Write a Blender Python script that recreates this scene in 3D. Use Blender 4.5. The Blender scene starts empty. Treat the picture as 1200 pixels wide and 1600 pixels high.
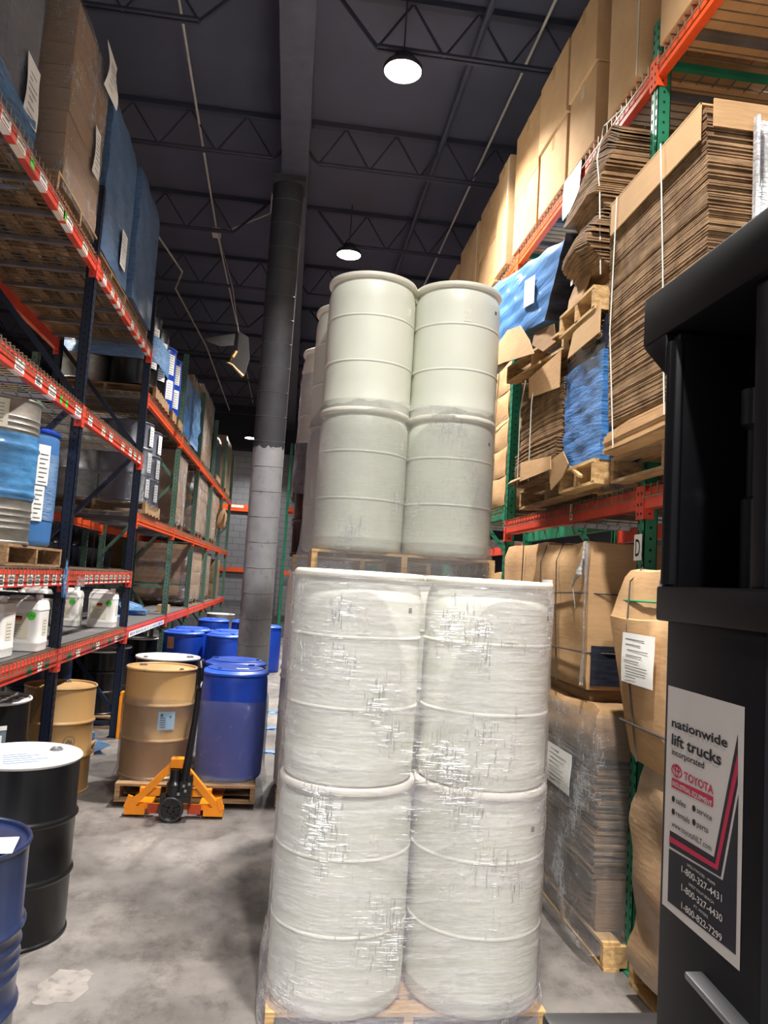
import bpy, bmesh, math, random
from mathutils import Vector, Matrix
R = random.Random(7)
sc = bpy.context.scene
COL = sc.collection
PI = math.pi

# ------------------------------------------------------------------ materials
def lin(c):
    return tuple(((x/255.)/12.92 if x/255. <= .04045 else ((x/255.+.055)/1.055)**2.4) for x in c) + (1.,)

def new_mat(name):
    m = bpy.data.materials.new(name); m.use_nodes = True
    nt = m.node_tree
    return m, nt, nt.nodes, nt.links, nt.nodes['Principled BSDF']

def coords(N, L, scale=(1,1,1), kind='Object'):
    t = N.new('ShaderNodeTexCoord'); mp = N.new('ShaderNodeMapping')
    mp.inputs['Scale'].default_value = scale
    L.new(t.outputs[kind], mp.inputs['Vector'])
    return mp.outputs['Vector']

def ramp(N, stops):
    r = N.new('ShaderNodeValToRGB'); e = r.color_ramp.elements
    while len(e) < len(stops): e.new(.5)
    for q, (p, c) in zip(e, stops): q.position = p; q.color = c
    return r

def paint(name, c, rough=.45, metal=0., var=.18, scale=6., stretch=(1,1,1), bump=0., dirt_or_glint=None, dirt_or_glint_at=.62, coat=0., spec=.5, detail=6):
    """plain coloured surface with a little mottling, optional dirt or scuffs"""
    m, nt, N, L, B = new_mat(name)
    v = coords(N, L, stretch)
    n = N.new('ShaderNodeTexNoise'); n.inputs['Scale'].default_value = scale; n.inputs['Detail'].default_value = detail
    L.new(v, n.inputs['Vector'])
    a = lin(c)
    lo = tuple(x*(1-var) for x in a[:3]) + (1,); hi = tuple(min(1, x*(1+var)) for x in a[:3]) + (1,)
    r = ramp(N, [(.3, lo), (.7, hi)])
    L.new(n.outputs['Fac'], r.inputs['Fac'])
    out = r.outputs['Color']
    if dirt_or_glint:
        n2 = N.new('ShaderNodeTexNoise'); n2.inputs['Scale'].default_value = scale*2.3; n2.inputs['Detail'].default_value = 8
        L.new(v, n2.inputs['Vector'])
        r2 = ramp(N, [(dirt_or_glint_at, (0,0,0,1)), (min(1, dirt_or_glint_at+.12), (1,1,1,1))]); L.new(n2.outputs['Fac'], r2.inputs['Fac'])
        mx = N.new('ShaderNodeMixRGB'); mx.inputs['Color2'].default_value = lin(dirt_or_glint)
        L.new(r2.outputs['Color'], mx.inputs['Fac']); L.new(out, mx.inputs['Color1']); out = mx.outputs['Color']
    L.new(out, B.inputs['Base Color'])
    B.inputs['Roughness'].default_value = rough; B.inputs['Metallic'].default_value = metal
    B.inputs['Specular IOR Level'].default_value = spec
    if coat: B.inputs['Coat Weight'].default_value = coat; B.inputs['Coat Roughness'].default_value = .12
    if bump:
        b = N.new('ShaderNodeBump'); b.inputs['Strength'].default_value = bump; b.inputs['Distance'].default_value = .01
        L.new(n.outputs['Fac'], b.inputs['Height']); L.new(b.outputs['Normal'], B.inputs['Normal'])
    return m

def film(name, tint, haze, haze_col, gloss=.5, rough=.16, streak=(3,3,38), scale=3., bump=.7, dens=.25, glint=0.):
    """stretch film: mostly see-through, milky haze, streaky gloss"""
    m, nt, N, L, B = new_mat(name)
    out = N['Material Output']; N.remove(B)
    v = coords(N, L, streak)
    n = N.new('ShaderNodeTexNoise'); n.inputs['Scale'].default_value = scale; n.inputs['Detail'].default_value = 7; n.inputs['Roughness'].default_value = .62
    L.new(v, n.inputs['Vector'])
    v2 = coords(N, L, (5,5,5)); n2 = N.new('ShaderNodeTexNoise'); n2.inputs['Scale'].default_value = 3; n2.inputs['Detail'].default_value = 6
    L.new(v2, n2.inputs['Vector'])
    ad = N.new('ShaderNodeMath'); ad.operation = 'ADD'; L.new(n.outputs['Fac'], ad.inputs[0]); L.new(n2.outputs['Fac'], ad.inputs[1])
    b = N.new('ShaderNodeBump'); b.inputs['Strength'].default_value = bump; b.inputs['Distance'].default_value = .03
    L.new(ad.outputs[0], b.inputs['Height'])
    tr = N.new('ShaderNodeBsdfTransparent'); tr.inputs['Color'].default_value = tint
    df = N.new('ShaderNodeBsdfDiffuse'); df.inputs['Color'].default_value = haze_col; L.new(b.outputs['Normal'], df.inputs['Normal'])
    gl = N.new('ShaderNodeBsdfGlossy'); gl.inputs['Roughness'].default_value = rough; gl.inputs['Color'].default_value = (.9,.93,.95,1)
    L.new(b.outputs['Normal'], gl.inputs['Normal'])
    hz = N.new('ShaderNodeMapRange'); hz.inputs[1].default_value = .35; hz.inputs[2].default_value = .7
    hz.inputs[3].default_value = haze*.55; hz.inputs[4].default_value = min(1, haze*1.45)
    L.new(n.outputs['Fac'], hz.inputs[0])
    m1 = N.new('ShaderNodeMixShader'); L.new(hz.outputs[0], m1.inputs['Fac']); L.new(tr.outputs[0], m1.inputs[1]); L.new(df.outputs[0], m1.inputs[2])
    lw = N.new('ShaderNodeLayerWeight'); lw.inputs['Blend'].default_value = .22; L.new(b.outputs['Normal'], lw.inputs['Normal'])
    mu = N.new('ShaderNodeMath'); mu.operation = 'MULTIPLY_ADD'; mu.inputs[1].default_value = gloss; mu.inputs[2].default_value = dens*.35
    L.new(lw.outputs['Fresnel'], mu.inputs[0])
    gout = mu.outputs[0]
    if glint:                                                    # hard creases that catch the lamps
        g1 = N.new('ShaderNodeTexNoise'); g1.inputs['Scale'].default_value = 3; g1.inputs['Detail'].default_value = 4; L.new(coords(N, L, (5,5,70)), g1.inputs['Vector'])
        g2 = N.new('ShaderNodeTexNoise'); g2.inputs['Scale'].default_value = 3; g2.inputs['Detail'].default_value = 4; L.new(coords(N, L, (55,55,4)), g2.inputs['Vector'])
        mm = N.new('ShaderNodeMath'); mm.operation = 'MAXIMUM'; L.new(g1.outputs['Fac'], mm.inputs[0]); L.new(g2.outputs['Fac'], mm.inputs[1])
        b2 = N.new('ShaderNodeTexNoise'); b2.inputs['Scale'].default_value = 2.2; b2.inputs['Detail'].default_value = 3; L.new(coords(N, L, (1.4,1.4,1)), b2.inputs['Vector'])
        m5 = N.new('ShaderNodeMath'); m5.operation = 'MULTIPLY'; L.new(mm.outputs[0], m5.inputs[0]); L.new(b2.outputs['Fac'], m5.inputs[1])
        gr = N.new('ShaderNodeMapRange'); gr.inputs[1].default_value = .335; gr.inputs[2].default_value = .37; gr.inputs[3].default_value = 0; gr.inputs[4].default_value = glint
        L.new(m5.outputs[0], gr.inputs[0])
        ga = N.new('ShaderNodeMath'); ga.operation = 'ADD'; ga.use_clamp = True; L.new(mu.outputs[0], ga.inputs[0]); L.new(gr.outputs[0], ga.inputs[1]); gout = ga.outputs[0]
        b3 = N.new('ShaderNodeBump'); b3.inputs['Strength'].default_value = 1.; b3.inputs['Distance'].default_value = .06
        L.new(m5.outputs[0], b3.inputs['Height']); L.new(b.outputs['Normal'], b3.inputs['Normal']); L.new(b3.outputs['Normal'], gl.inputs['Normal'])
        rr = N.new('ShaderNodeMapRange'); rr.inputs[1].default_value = 0; rr.inputs[2].default_value = glint; rr.inputs[3].default_value = rough; rr.inputs[4].default_value = .44
        L.new(gr.outputs[0], rr.inputs[0]); L.new(rr.outputs[0], gl.inputs['Roughness'])
    m2 = N.new('ShaderNodeMixShader'); L.new(gout, m2.inputs['Fac']); L.new(m1.outputs[0], m2.inputs[1]); L.new(gl.outputs[0], m2.inputs[2])
    L.new(m2.outputs[0], out.inputs['Surface'])
    return m

def board(name, c, c2, scale=2., bump=.15, flute=0, rough=.85):
    """corrugated card: faint flute lines and fibre mottling"""
    m, nt, N, L, B = new_mat(name)
    v = coords(N, L)
    n = N.new('ShaderNodeTexNoise'); n.inputs['Scale'].default_value = scale; n.inputs['Detail'].default_value = 8
    L.new(v, n.inputs['Vector'])
    r = ramp(N, [(.32, lin(c2)), (.62, lin(c))]); L.new(n.outputs['Fac'], r.inputs['Fac'])
    out = r.outputs['Color']
    w = N.new('ShaderNodeTexNoise'); w.inputs['Scale'].default_value = 60; w.inputs['Detail'].default_value = 3
    L.new(coords(N, L, (.15,.15,1)), w.inputs['Vector'])
    mx = N.new('ShaderNodeMixRGB'); mx.blend_type = 'MULTIPLY'; mx.inputs['Fac'].default_value = .35
    r3 = ramp(N, [(.35, (.72,.68,.62,1)), (.6, (1,1,1,1))]); L.new(w.outputs['Fac'], r3.inputs['Fac'])
    L.new(out, mx.inputs['Color1']); L.new(r3.outputs['Color'], mx.inputs['Color2'])
    if flute: mx.inputs['Fac'].default_value = flute
    L.new(mx.outputs['Color'], B.inputs['Base Color'])
    B.inputs['Roughness'].default_value = rough; B.inputs['Specular IOR Level'].default_value = .25
    if bump:
        b = N.new('ShaderNodeBump'); b.inputs['Strength'].default_value = bump; b.inputs['Distance'].default_value = .006
        L.new(w.outputs['Fac'], b.inputs['Height']); L.new(b.outputs['Normal'], B.inputs['Normal'])
    return m

def timber(name, c, c2):
    m, nt, N, L, B = new_mat(name)
    n = N.new('ShaderNodeTexNoise'); n.inputs['Scale'].default_value = 5; n.inputs['Detail'].default_value = 9; n.inputs['Distortion'].default_value = .6
    L.new(coords(N, L, (1.2,5,9)), n.inputs['Vector'])
    r = ramp(N, [(.3, lin(c2)), (.65, lin(c))]); L.new(n.outputs['Fac'], r.inputs['Fac'])
    L.new(r.outputs['Color'], B.inputs['Base Color']); B.inputs['Roughness'].default_value = .8
    b = N.new('ShaderNodeBump'); b.inputs['Strength'].default_value = .3; b.inputs['Distance'].default_value = .004
    L.new(n.outputs['Fac'], b.inputs['Height']); L.new(b.outputs['Normal'], B.inputs['Normal'])
    return m

def concrete():
    m, nt, N, L, B = new_mat('concrete')
    v = coords(N, L)
    n = N.new('ShaderNodeTexNoise'); n.inputs['Scale'].default_value = .9; n.inputs['Detail'].default_value = 10; n.inputs['Roughness'].default_value = .62
    n2 = N.new('ShaderNodeTexNoise'); n2.inputs['Scale'].default_value = 5; n2.inputs['Detail'].default_value = 15; n2.inputs['Roughness'].default_value = .78
    L.new(v, n.inputs['Vector']); L.new(coords(N, L, (1,.7,1)), n2.inputs['Vector'])
    r = ramp(N, [(.3, lin((84,79,76))), (.5, lin((114,109,105))), (.70, lin((152,145,138)))]); L.new(n.outputs['Fac'], r.inputs['Fac'])
    r2 = ramp(N, [(.36, (.50,.48,.47,1)), (.52, (.92,.91,.90,1)), (.68, (1.0,1.0,1.0,1))]); L.new(n2.outputs['Fac'], r2.inputs['Fac'])
    mx = N.new('ShaderNodeMixRGB'); mx.blend_type = 'MULTIPLY'; mx.inputs['Fac'].default_value = 1.0
    L.new(r.outputs['Color'], mx.inputs['Color1']); L.new(r2.outputs['Color'], mx.inputs['Color2'])
    n3 = N.new('ShaderNodeTexNoise'); n3.inputs['Scale'].default_value = 2.2; n3.inputs['Detail'].default_value = 4; n3.inputs['Distortion'].default_value = 1.5
    L.new(coords(N, L, (1.6,.5,1)), n3.inputs['Vector'])
    r3 = ramp(N, [(.60, (0,0,0,1)), (.78, (.6,.6,.6,1))]); L.new(n3.outputs['Fac'], r3.inputs['Fac'])
    m2 = N.new('ShaderNodeMixRGB'); m2.inputs['Color2'].default_value = lin((86,80,78))
    L.new(r3.outputs['Color'], m2.inputs['Fac']); L.new(mx.outputs['Color'], m2.inputs['Color1'])
    L.new(m2.outputs['Color'], B.inputs['Base Color'])
    rr = N.new('ShaderNodeMapRange'); rr.inputs[3].default_value = .42; rr.inputs[4].default_value = .75
    L.new(n2.outputs['Fac'], rr.inputs[0]); L.new(rr.outputs[0], B.inputs['Roughness'])
    b = N.new('ShaderNodeBump'); b.inputs['Strength'].default_value = .12; b.inputs['Distance'].default_value = .01
    L.new(n2.outputs['Fac'], b.inputs['Height']); L.new(b.outputs['Normal'], B.inputs['Normal'])
    return m

def glow(name, c, s):
    m, nt, N, L, B = new_mat(name)
    B.inputs['Base Color'].default_value = (1,1,1,1)
    B.inputs['Emission Color'].default_value = c; B.inputs['Emission Strength'].default_value = s
    return m

def block_wall():
    m, nt, N, L, B = new_mat('block_wall')
    v = coords(N, L)
    br = N.new('ShaderNodeTexBrick'); br.inputs['Scale'].default_value = 1
    br.inputs['Brick Width'].default_value = .4; br.inputs['Row Height'].default_value = .2; br.inputs['Mortar Size'].default_value = .012
    br.inputs['Color1'].default_value = lin((116,117,121)); br.inputs['Color2'].default_value = lin((111,112,117)); br.inputs['Mortar'].default_value = lin((92,93,98))
    sx = N.new('ShaderNodeSeparateXYZ'); cx = N.new('ShaderNodeCombineXYZ')
    L.new(v, sx.inputs[0]); L.new(sx.outputs[0], cx.inputs[0]); L.new(sx.outputs[2], cx.inputs[1]); L.new(cx.outputs[0], br.inputs['Vector'])
    L.new(br.outputs['Color'], B.inputs['Base Color']); B.inputs['Roughness'].default_value = .7
    return m

M = {}
M['white_poly'] = paint('white_polyethylene', (216,218,203), .42, var=.035, scale=3.5, spec=.4)
M['white_poly_rim'] = paint('white_polyethylene_rim', (230,226,211), .4, var=.03, spec=.4)
M['jug'] = paint('white_jug_plastic', (236,235,230), .38, var=.03, spec=.4)
M['blue_poly'] = paint('blue_polyethylene', (22,66,176), .34, var=.1, scale=3)
M['blue_poly_lid'] = paint('blue_polyethylene_lid', (40,88,196), .36, var=.1, scale=5)
M['light_blue_poly'] = paint('light_blue_polyethylene', (64,114,172), .42, var=.08)
M['black_steel'] = paint('black_enamel', (13,13,15), .34, var=.25, scale=4, dirt_or_glint=(30,29,32), dirt_or_glint_at=.74, coat=.1, spec=.4)
M['navy_steel'] = paint('navy_enamel', (24,36,68), .3, var=.25, scale=5, dirt_or_glint=(60,72,104), dirt_or_glint_at=.66, coat=.3)
M['grey_steel'] = paint('grey_enamel', (92,96,108), .35, var=.12)
M['galvanised'] = paint('galvanised_steel', (158,155,148), .42, metal=.75, var=.22, scale=9, stretch=(1,1,2))
M['tan_steel'] = paint('tan_enamel', (176,138,88), .38, var=.05, scale=3)
M['tan_lid'] = paint('tan_enamel_lid', (186,150,102), .4, var=.1, scale=6, dirt_or_glint=(140,118,90), dirt_or_glint_at=.64)
M['white_lid'] = paint('white_painted_lid', (222,222,220), .4, var=.06, scale=8, dirt_or_glint=(150,156,164), dirt_or_glint_at=.62)
M['blue_post'] = paint('dark_blue_rack_paint', (20,28,48), .42, var=.25, scale=7, dirt_or_glint=(62,70,88), dirt_or_glint_at=.72)
M['green_post'] = paint('green_rack_paint', (34,118,86), .42, var=.2, scale=7, dirt_or_glint=(120,150,136), dirt_or_glint_at=.72)
M['pale_green'] = paint('faded_green_rack_paint', (82,110,94), .45, var=.2, scale=7, dirt_or_glint=(130,150,136), dirt_or_glint_at=.66)
M['orange'] = paint('orange_beam_paint', (226,80,26), .5, var=.12, scale=5, dirt_or_glint=(186,70,52), dirt_or_glint_at=.64)
M['red_orange'] = paint('red_orange_beam_paint', (214,72,52), .42, var=.16, scale=6, dirt_or_glint=(170,70,58), dirt_or_glint_at=.62)
M['dark_hole'] = paint('slot_dark', (10,12,14), .9, var=0)
M['wire'] = paint('zinc_wire', (150,140,120), .42, metal=.6, var=.2)
M['steel'] = paint('dull_steel', (132,132,134), .42, metal=.7, var=.2)
M['deck_grey'] = paint('dark_plywood', (92,90,90), .7, var=.2, scale=4, dirt_or_glint=(128,124,120), dirt_or_glint_at=.66)
M['yellow'] = paint('safety_yellow', (236,150,28), .42, var=.12, dirt_or_glint=(140,90,40), dirt_or_glint_at=.7)
M['jack'] = paint('jack_orange', (240,142,24), .36, var=.1, dirt_or_glint=(176,74,30), dirt_or_glint_at=.68)
M['jack_red'] = paint('jack_worn_red', (176,62,30), .5, var=.2)
M['rubber'] = paint('black_rubber', (46,46,48), .6, var=.2)
M['black_metal'] = paint('black_machine_paint', (13,14,18), .36, var=.3, scale=4, dirt_or_glint=(52,52,58), dirt_or_glint_at=.7, coat=.2)
M['mast'] = paint('mast_black_paint', (11,11,15), .42, var=.3, scale=6, dirt_or_glint=(34,32,33), dirt_or_glint_at=.68, spec=.25)
M['bright_steel'] = paint('scraped_steel', (170,168,164), .35, metal=.8, var=.2)
M['card'] = board('cardboard', (192,154,112), (176,139,98))
M['card_pale'] = board('cardboard_pale', (200,163,120), (188,151,109), bump=.06, flute=.15)
M['card_mid'] = board('cardboard_mid', (176,141,102), (158,124,88))
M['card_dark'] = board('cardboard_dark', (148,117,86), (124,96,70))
M['card_edge'] = board('cardboard_edge', (158,127,94), (118,91,66), scale=9, flute=.7, bump=.5)
M['tape'] = paint('packing_tape', (196,162,112), .22, var=.04)
M['wood'] = timber('pallet_wood', (206,170,116), (160,120,74))
M['wood_dark'] = timber('pallet_wood_old', (166,134,96), (120,92,64))
M['paper'] = paint('paper', (240,239,234), .7, var=.02)
M['paper_cream'] = paint('paper_cream', (228,222,200), .7, var=.03)
M['ink'] = paint('ink', (92,92,96), .8, var=0)
M['black_ink'] = paint('black_ink', (18,18,22), .8, var=0)
M['grey_ink'] = paint('grey_ink', (150,150,152), .8, var=0)
M['crimson'] = paint('crimson_ink', (168,28,62), .6, var=.05)
M['gold'] = paint('gold_ink', (222,160,60), .6, var=0)
M['red_ink'] = paint('red_ink', (196,44,40), .6, var=0)
M['green_dot'] = paint('green_sticker', (82,200,64), .5, var=.03)
M['green_label'] = paint('dark_green_label', (24,112,74), .5, var=.05)
M['decal_white'] = paint('worn_decal_white', (184,176,172), .5, var=.05, scale=14, dirt_or_glint=(150,142,138), dirt_or_glint_at=.72)
M['decal_black'] = paint('decal_black', (20,20,28), .3, var=.15)
M['strap'] = paint('plastic_strap', (206,208,196), .4, var=.03)
M['strap_green'] = paint('green_strap', (40,140,96), .4, var=.05)
M['strap_dark'] = paint('dark_strap', (70,66,64), .5, var=.05)
M['ceiling'] = paint('roof_deck_dark', (68,69,84), .8, var=.1, scale=1.5)
M['joist'] = paint('joist_dark', (48,49,62), .65, var=.15)
M['girder'] = paint('girder_dark', (56,58,70), .55, var=.18, dirt_or_glint=(84,84,90), dirt_or_glint_at=.7)
M['conduit'] = paint('conduit_grey', (190,186,176), .45, metal=.3, var=.1)
M['wall_dark'] = paint('dark_wall_paint', (40,41,49), .8, var=.1)
M['block'] = block_wall()
M['floor'] = concrete()
M['patch'] = paint('floor_patch', (122,116,110), .65, var=.22, scale=7, dirt_or_glint=(98,92,88), dirt_or_glint_at=.52)
M['film'] = film('clear_stretch_film', (.965,.965,.97,1), .11, (.76,.76,.78,1), .5, .16, glint=.35)
M['film_front'] = film('clear_stretch_film_layered', (.955,.95,.96,1), .26, (.73,.69,.73,1), .45, .2, streak=(1.6,1.6,12), scale=2.0, bump=.55, dens=.14, glint=.6)
M['film_hazy'] = film('hazy_stretch_film', (.85,.86,.90,1), .045, (.40,.43,.5,1), .5, .13, bump=.6, dens=.16)
M['film_blue'] = film('blue_stretch_film', (.38,.58,.86,1), .55, (.20,.44,.78,1), .5, .18)
M['film_blue_strong'] = film('blue_stretch_film_dense', (.25,.42,.68,1), .85, (.18,.40,.74,1), .55, .2, streak=(2,2,26))
M['film_blue_smooth'] = film('smooth_blue_stretch_film', (.18,.40,.72,1), .80, (.10,.33,.66,1), .4, .25, streak=(2,2,8), bump=.15)
M['film_dark'] = film('dark_stretch_film', (.30,.31,.35,1), .7, (.07,.075,.09,1), .8, .14, bump=1.0, dens=.3)
M['foam'] = paint('insulation_foil_edge', (190,150,86), .6, var=.2)
M['board_dark'] = paint('dark_board', (44,41,40), .8, var=.2)
M['lamp_glow'] = glow('lamp_lens', (1,.93,.82,1), 60)
M['lamp_body'] = paint('lamp_housing', (60,60,64), .4, metal=.4)

# ------------------------------------------------------------------ mesh builder
class MB:
    def __init__(s): s.v = []; s.f = []; s.m = []
    def add(s, vs, fs, mi=0):
        o = len(s.v); s.v += [tuple(v) for v in vs]
        for f in fs: s.f.append(tuple(o+i for i in f)); s.m.append(mi)
        return s
    def box(s, x0, x1, y0, y1, z0, z1, mi=0):
        vs = [(x,y,z) for z in (z0,z1) for y in (y0,y1) for x in (x0,x1)]
        return s.add(vs, [(0,2,3,1),(4,5,7,6),(0,1,5,4),(2,6,7,3),(0,4,6,2),(1,3,7,5)], mi)
    def obox(s, c, u, v, w, mi=0):
        c, u, v, w = Vector(c), Vector(u), Vector(v), Vector(w)
        vs = [c+a*u+b*v+d*w for d in (-1,1) for b in (-1,1) for a in (-1,1)]
        return s.add(vs, [(0,2,3,1),(4,5,7,6),(0,1,5,4),(2,6,7,3),(0,4,6,2),(1,3,7,5)], mi)
    def bar(s, p, q, w, h, mi=0, up=(0,0,1)):
        p, q = Vector(p), Vector(q); d = (q-p); u = d.normalized(); up = Vector(up)
        if abs(u.dot(up)) > .98: up = Vector((1,0,0))
        a = u.cross(up).normalized(); b = a.cross(u)
        return s.obox((p+q)/2, d/2, a*w/2, b*h/2, mi)
    def tube(s, pts, r, seg=8, mi=0, cap=True):
        pts = [Vector(p) for p in pts]; n = len(pts); rings = []
        for i, p in enumerate(pts):
            d = (pts[min(i+1,n-1)]-pts[max(i-1,0)]).normalized()
            up = Vector((0,0,1)) if abs(d.z) < .95 else Vector((1,0,0))
            a = d.cross(up).normalized(); b = a.cross(d)
            rr = r[i] if isinstance(r, (list,tuple)) else r
            rings.append([p+(a*math.cos(2*PI*k/seg)+b*math.sin(2*PI*k/seg))*rr for k in range(seg)])
        vs = [v for g in rings for v in g]; fs = []
        for i in range(n-1):
            for k in range(seg):
                fs.append((i*seg+k, i*seg+(k+1)%seg, (i+1)*seg+(k+1)%seg, (i+1)*seg+k))
        if cap: fs.append(tuple(range(seg-1,-1,-1))); fs.append(tuple((n-1)*seg+k for k in range(seg)))
        return s.add(vs, fs, mi)
    def lathe(s, prof, seg=40, c=(0,0,0), mi=0, cap0=True, cap1=True):
        vs = []; fs = []; n = len(prof)
        for r, z in prof:
            for k in range(seg):
                a = 2*PI*k/seg; vs.append((c[0]+r*math.cos(a), c[1]+r*math.sin(a), c[2]+z))
        ms = []
        for i in range(n-1):
            for k in range(seg):
                fs.append((i*seg+k, i*seg+(k+1)%seg, (i+1)*seg+(k+1)%seg, (i+1)*seg+k))
        if cap0: fs.append(tuple(range(seg-1,-1,-1)))
        if cap1: fs.append(tuple((n-1)*seg+k for k in range(seg)))
        return s.add(vs, fs, mi)
    def loft(s, rings, mi=0, cap0=True, cap1=True):
        k = len(rings[0]); vs = [v for g in rings for v in g]; fs = []
        for i in range(len(rings)-1):
            for j in range(k): fs.append((i*k+j, i*k+(j+1)%k, (i+1)*k+(j+1)%k, (i+1)*k+j))
        if cap0: fs.append(tuple(range(k-1,-1,-1)))
        if cap1: fs.append(tuple((len(rings)-1)*k+j for j in range(k)))
        return s.add(vs, fs, mi)
    def quad(s, a, b, c, d, mi=0): return s.add([a,b,c,d], [(0,1,2,3)], mi)
    def panel(s, o, u, v, t=.0006, mi=0):
        """thin rectangular sheet from corner o along u and v, thickness t along u x v"""
        o, u, v = Vector(o), Vector(u), Vector(v); n = u.cross(v).normalized()
        return s.obox(o+u/2+v/2+n*t/2, u/2, v/2, n*t/2, mi)
    def poly(s, o, u, v, pts, t=.0006, mi=0):
        o, u, v = Vector(o), Vector(u), Vector(v); n = u.cross(v).normalized(); k = len(pts)
        a = [o+u*p+v*q for p, q in pts]; b = [w+n*t for w in a]
        fs = [tuple(range(k-1,-1,-1)), tuple(range(k,2*k))] + [(i,(i+1)%k,k+(i+1)%k,k+i) for i in range(k)]
        return s.add(a+b, fs, mi)
    def patch(s, c, r, a0, a1, z0, z1, mi=0, n=8, t=.0012):
        """sheet wrapped on a cylinder"""
        vs = []; fs = []
        for rr in (r, r+t):
            for i in range(n+1):
                a = a0+(a1-a0)*i/n
                for z in (z0, z1): vs.append((c[0]+rr*math.cos(a), c[1]+rr*math.sin(a), c[2]+z))
        o = 2*(n+1)
        for i in range(n):
            b = o+2*i; fs.append((b, b+2, b+3, b+1)); b = 2*i; fs.append((b, b+1, b+3, b+2))
        fs += [(0,o,o+1,1), (2*n,2*n+1,o+2*n+1,o+2*n)]
        for i in range(n): fs += [(2*i,2*i+2,o+2*i+2,o+2*i), (2*i+1,o+2*i+1,o+2*i+3,2*i+3)]
        return s.add(vs, fs, mi)
    def mesh(s, name, mats, sharp=35, bevel=0):
        me = bpy.data.meshes.new(name); me.from_pydata(s.v, [], s.f)
        for m in (mats if isinstance(mats, (list,tuple)) else [mats]): me.materials.append(M[m] if isinstance(m, str) else m)
        me.polygons.foreach_set('material_index', s.m)
        bm = bmesh.new(); bm.from_mesh(me); bmesh.ops.recalc_face_normals(bm, faces=bm.faces)
        if bevel: bmesh.ops.bevel(bm, geom=list(bm.edges), offset=bevel, segments=2, affect='EDGES', profile=.6)
        bm.to_mesh(me); bm.free()
        me.polygons.foreach_set('use_smooth', [True]*len(me.polygons))
        me.set_sharp_from_angle(angle=math.radians(sharp)); me.update()
        return me
    def build(s, name, mats, parent=None, loc=None, sharp=35, bevel=0):
        return obj(name, s.mesh(name, mats, sharp, bevel), parent, loc)

def obj(name, me, parent=None, loc=None):
    o = bpy.data.objects.new(name, me); COL.objects.link(o)
    if parent: o.parent = parent
    if loc: o.location = loc
    return o
def tag(o, label, cat=None, group=None, kind=None):
    o['label'] = label
    if cat: o['category'] = cat
    if group: o['group'] = group
    if kind: o['kind'] = kind
    return o
def thing(name, label, cat, loc=(0,0,0), rz=0, group=None):
    o = bpy.data.objects.new(name, None); COL.objects.link(o); o.empty_display_size = .1
    o.location = loc; o.rotation_euler = (0,0,rz)
    return tag(o, label, cat, group)
def dup(root, loc, rz=0, label=None, group=None, skip=()):
    r = root.copy(); COL.objects.link(r); r.location = loc; r.rotation_euler = (0,0,rz)
    if label: r['label'] = label
    if group: r['group'] = group
    elif 'group' in r: del r['group']
    for ch in list(root.children):
        if ch.name.split('.')[0] in skip: continue
        c = ch.copy(); COL.objects.link(c); c.parent = r
        for g in list(ch.children):
            d = g.copy(); COL.objects.link(d); d.parent = c
    return r
class Kind:
    """first use hands out the original, later uses copies"""
    def __init__(s, make): s.make = make; s.root = None
    def __call__(s, loc, rz=0, label='', group=None, skip=()):
        if s.root is None:
            s.root = s.make(); r = s.root; r.location = loc; r.rotation_euler = (0,0,rz); r['label'] = label
            if group: r['group'] = group
            return r
        return dup(s.root, loc, rz, label, group, skip)

def text(name, body, mat, o, u, v, width=None, height=.02, parent=None, bold=0, shear=0):
    """flat lettering: baseline start o, reading direction u, up v; width in metres fits the line"""
    cu = bpy.data.curves.new(name, 'FONT'); cu.body = body; cu.size = 1; cu.resolution_u = 3; cu.offset = bold; cu.shear = shear
    ob = bpy.data.objects.new(name, cu); COL.objects.link(ob)
    dg = bpy.context.evaluated_depsgraph_get(); dg.update()
    me = bpy.data.meshes.new_from_object(ob.evaluated_get(dg)); bpy.data.objects.remove(ob); bpy.data.curves.remove(cu)
    xs = [q.co.x for q in me.vertices]; ys = [q.co.y for q in me.vertices]
    u, v, o = Vector(u), Vector(v), Vector(o); n = u.cross(v)
    sx = (width/(max(xs)-min(xs))) if width else height/.72
    sy = height/.72; x0 = min(xs)
    for q in me.vertices: q.co = o+u*(q.co.x-x0)*sx+v*q.co.y*sy
    me.materials.clear(); me.materials.append(M[mat])
    return obj(name, me, parent)

def notice(name, o, u, v, parent=None, mat='paper', lines=7, seed=0, ink='ink', curl=0., label=None):
    """a printed sheet: paper plus rows of small illegible print"""
    rr = random.Random(seed); o, u, v = Vector(o), Vector(u), Vector(v); n = u.cross(v).normalized()
    b = MB()
    if curl:
        k = 6; vs = []; fs = []
        for j in range(2):
            for i in range(k+1):
                for q in (0,1):
                    t = i/k; vs.append(o+u*q+v*t+n*(curl*(math.sin(t*PI*1.3+q)*.5+.3*t)+.001*j))
        h = 2*(k+1)
        for i in range(k): fs += [(2*i,2*i+2,2*i+3,2*i+1), (h+2*i,h+2*i+1,h+2*i+3,h+2*i+2)]
        for i in range(k): fs += [(2*i,h+2*i,h+2*i+2,2*i+2), (2*i+1,2*i+3,h+2*i+3,h+2*i+1)]
        b.add(vs, fs, 0)
    else: b.panel(o, u, v, .001, 0)
    for i in range(lines):
        t = .88-.76*i/max(1,lines-1); a = .1+rr.random()*.12; w = .25+rr.random()*.5
        off = n*(curl*(math.sin(t*PI*1.3+.4)*.5+.3*t)+.0025) if curl else n*.0012
        b.panel(o+u*a+v*(t-.008)+off, u*min(w, .88-a), v*.015, .0005, 1)
    r = b.build(name, [mat, ink], parent)
    if label: r['label'] = label
    return r
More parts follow.
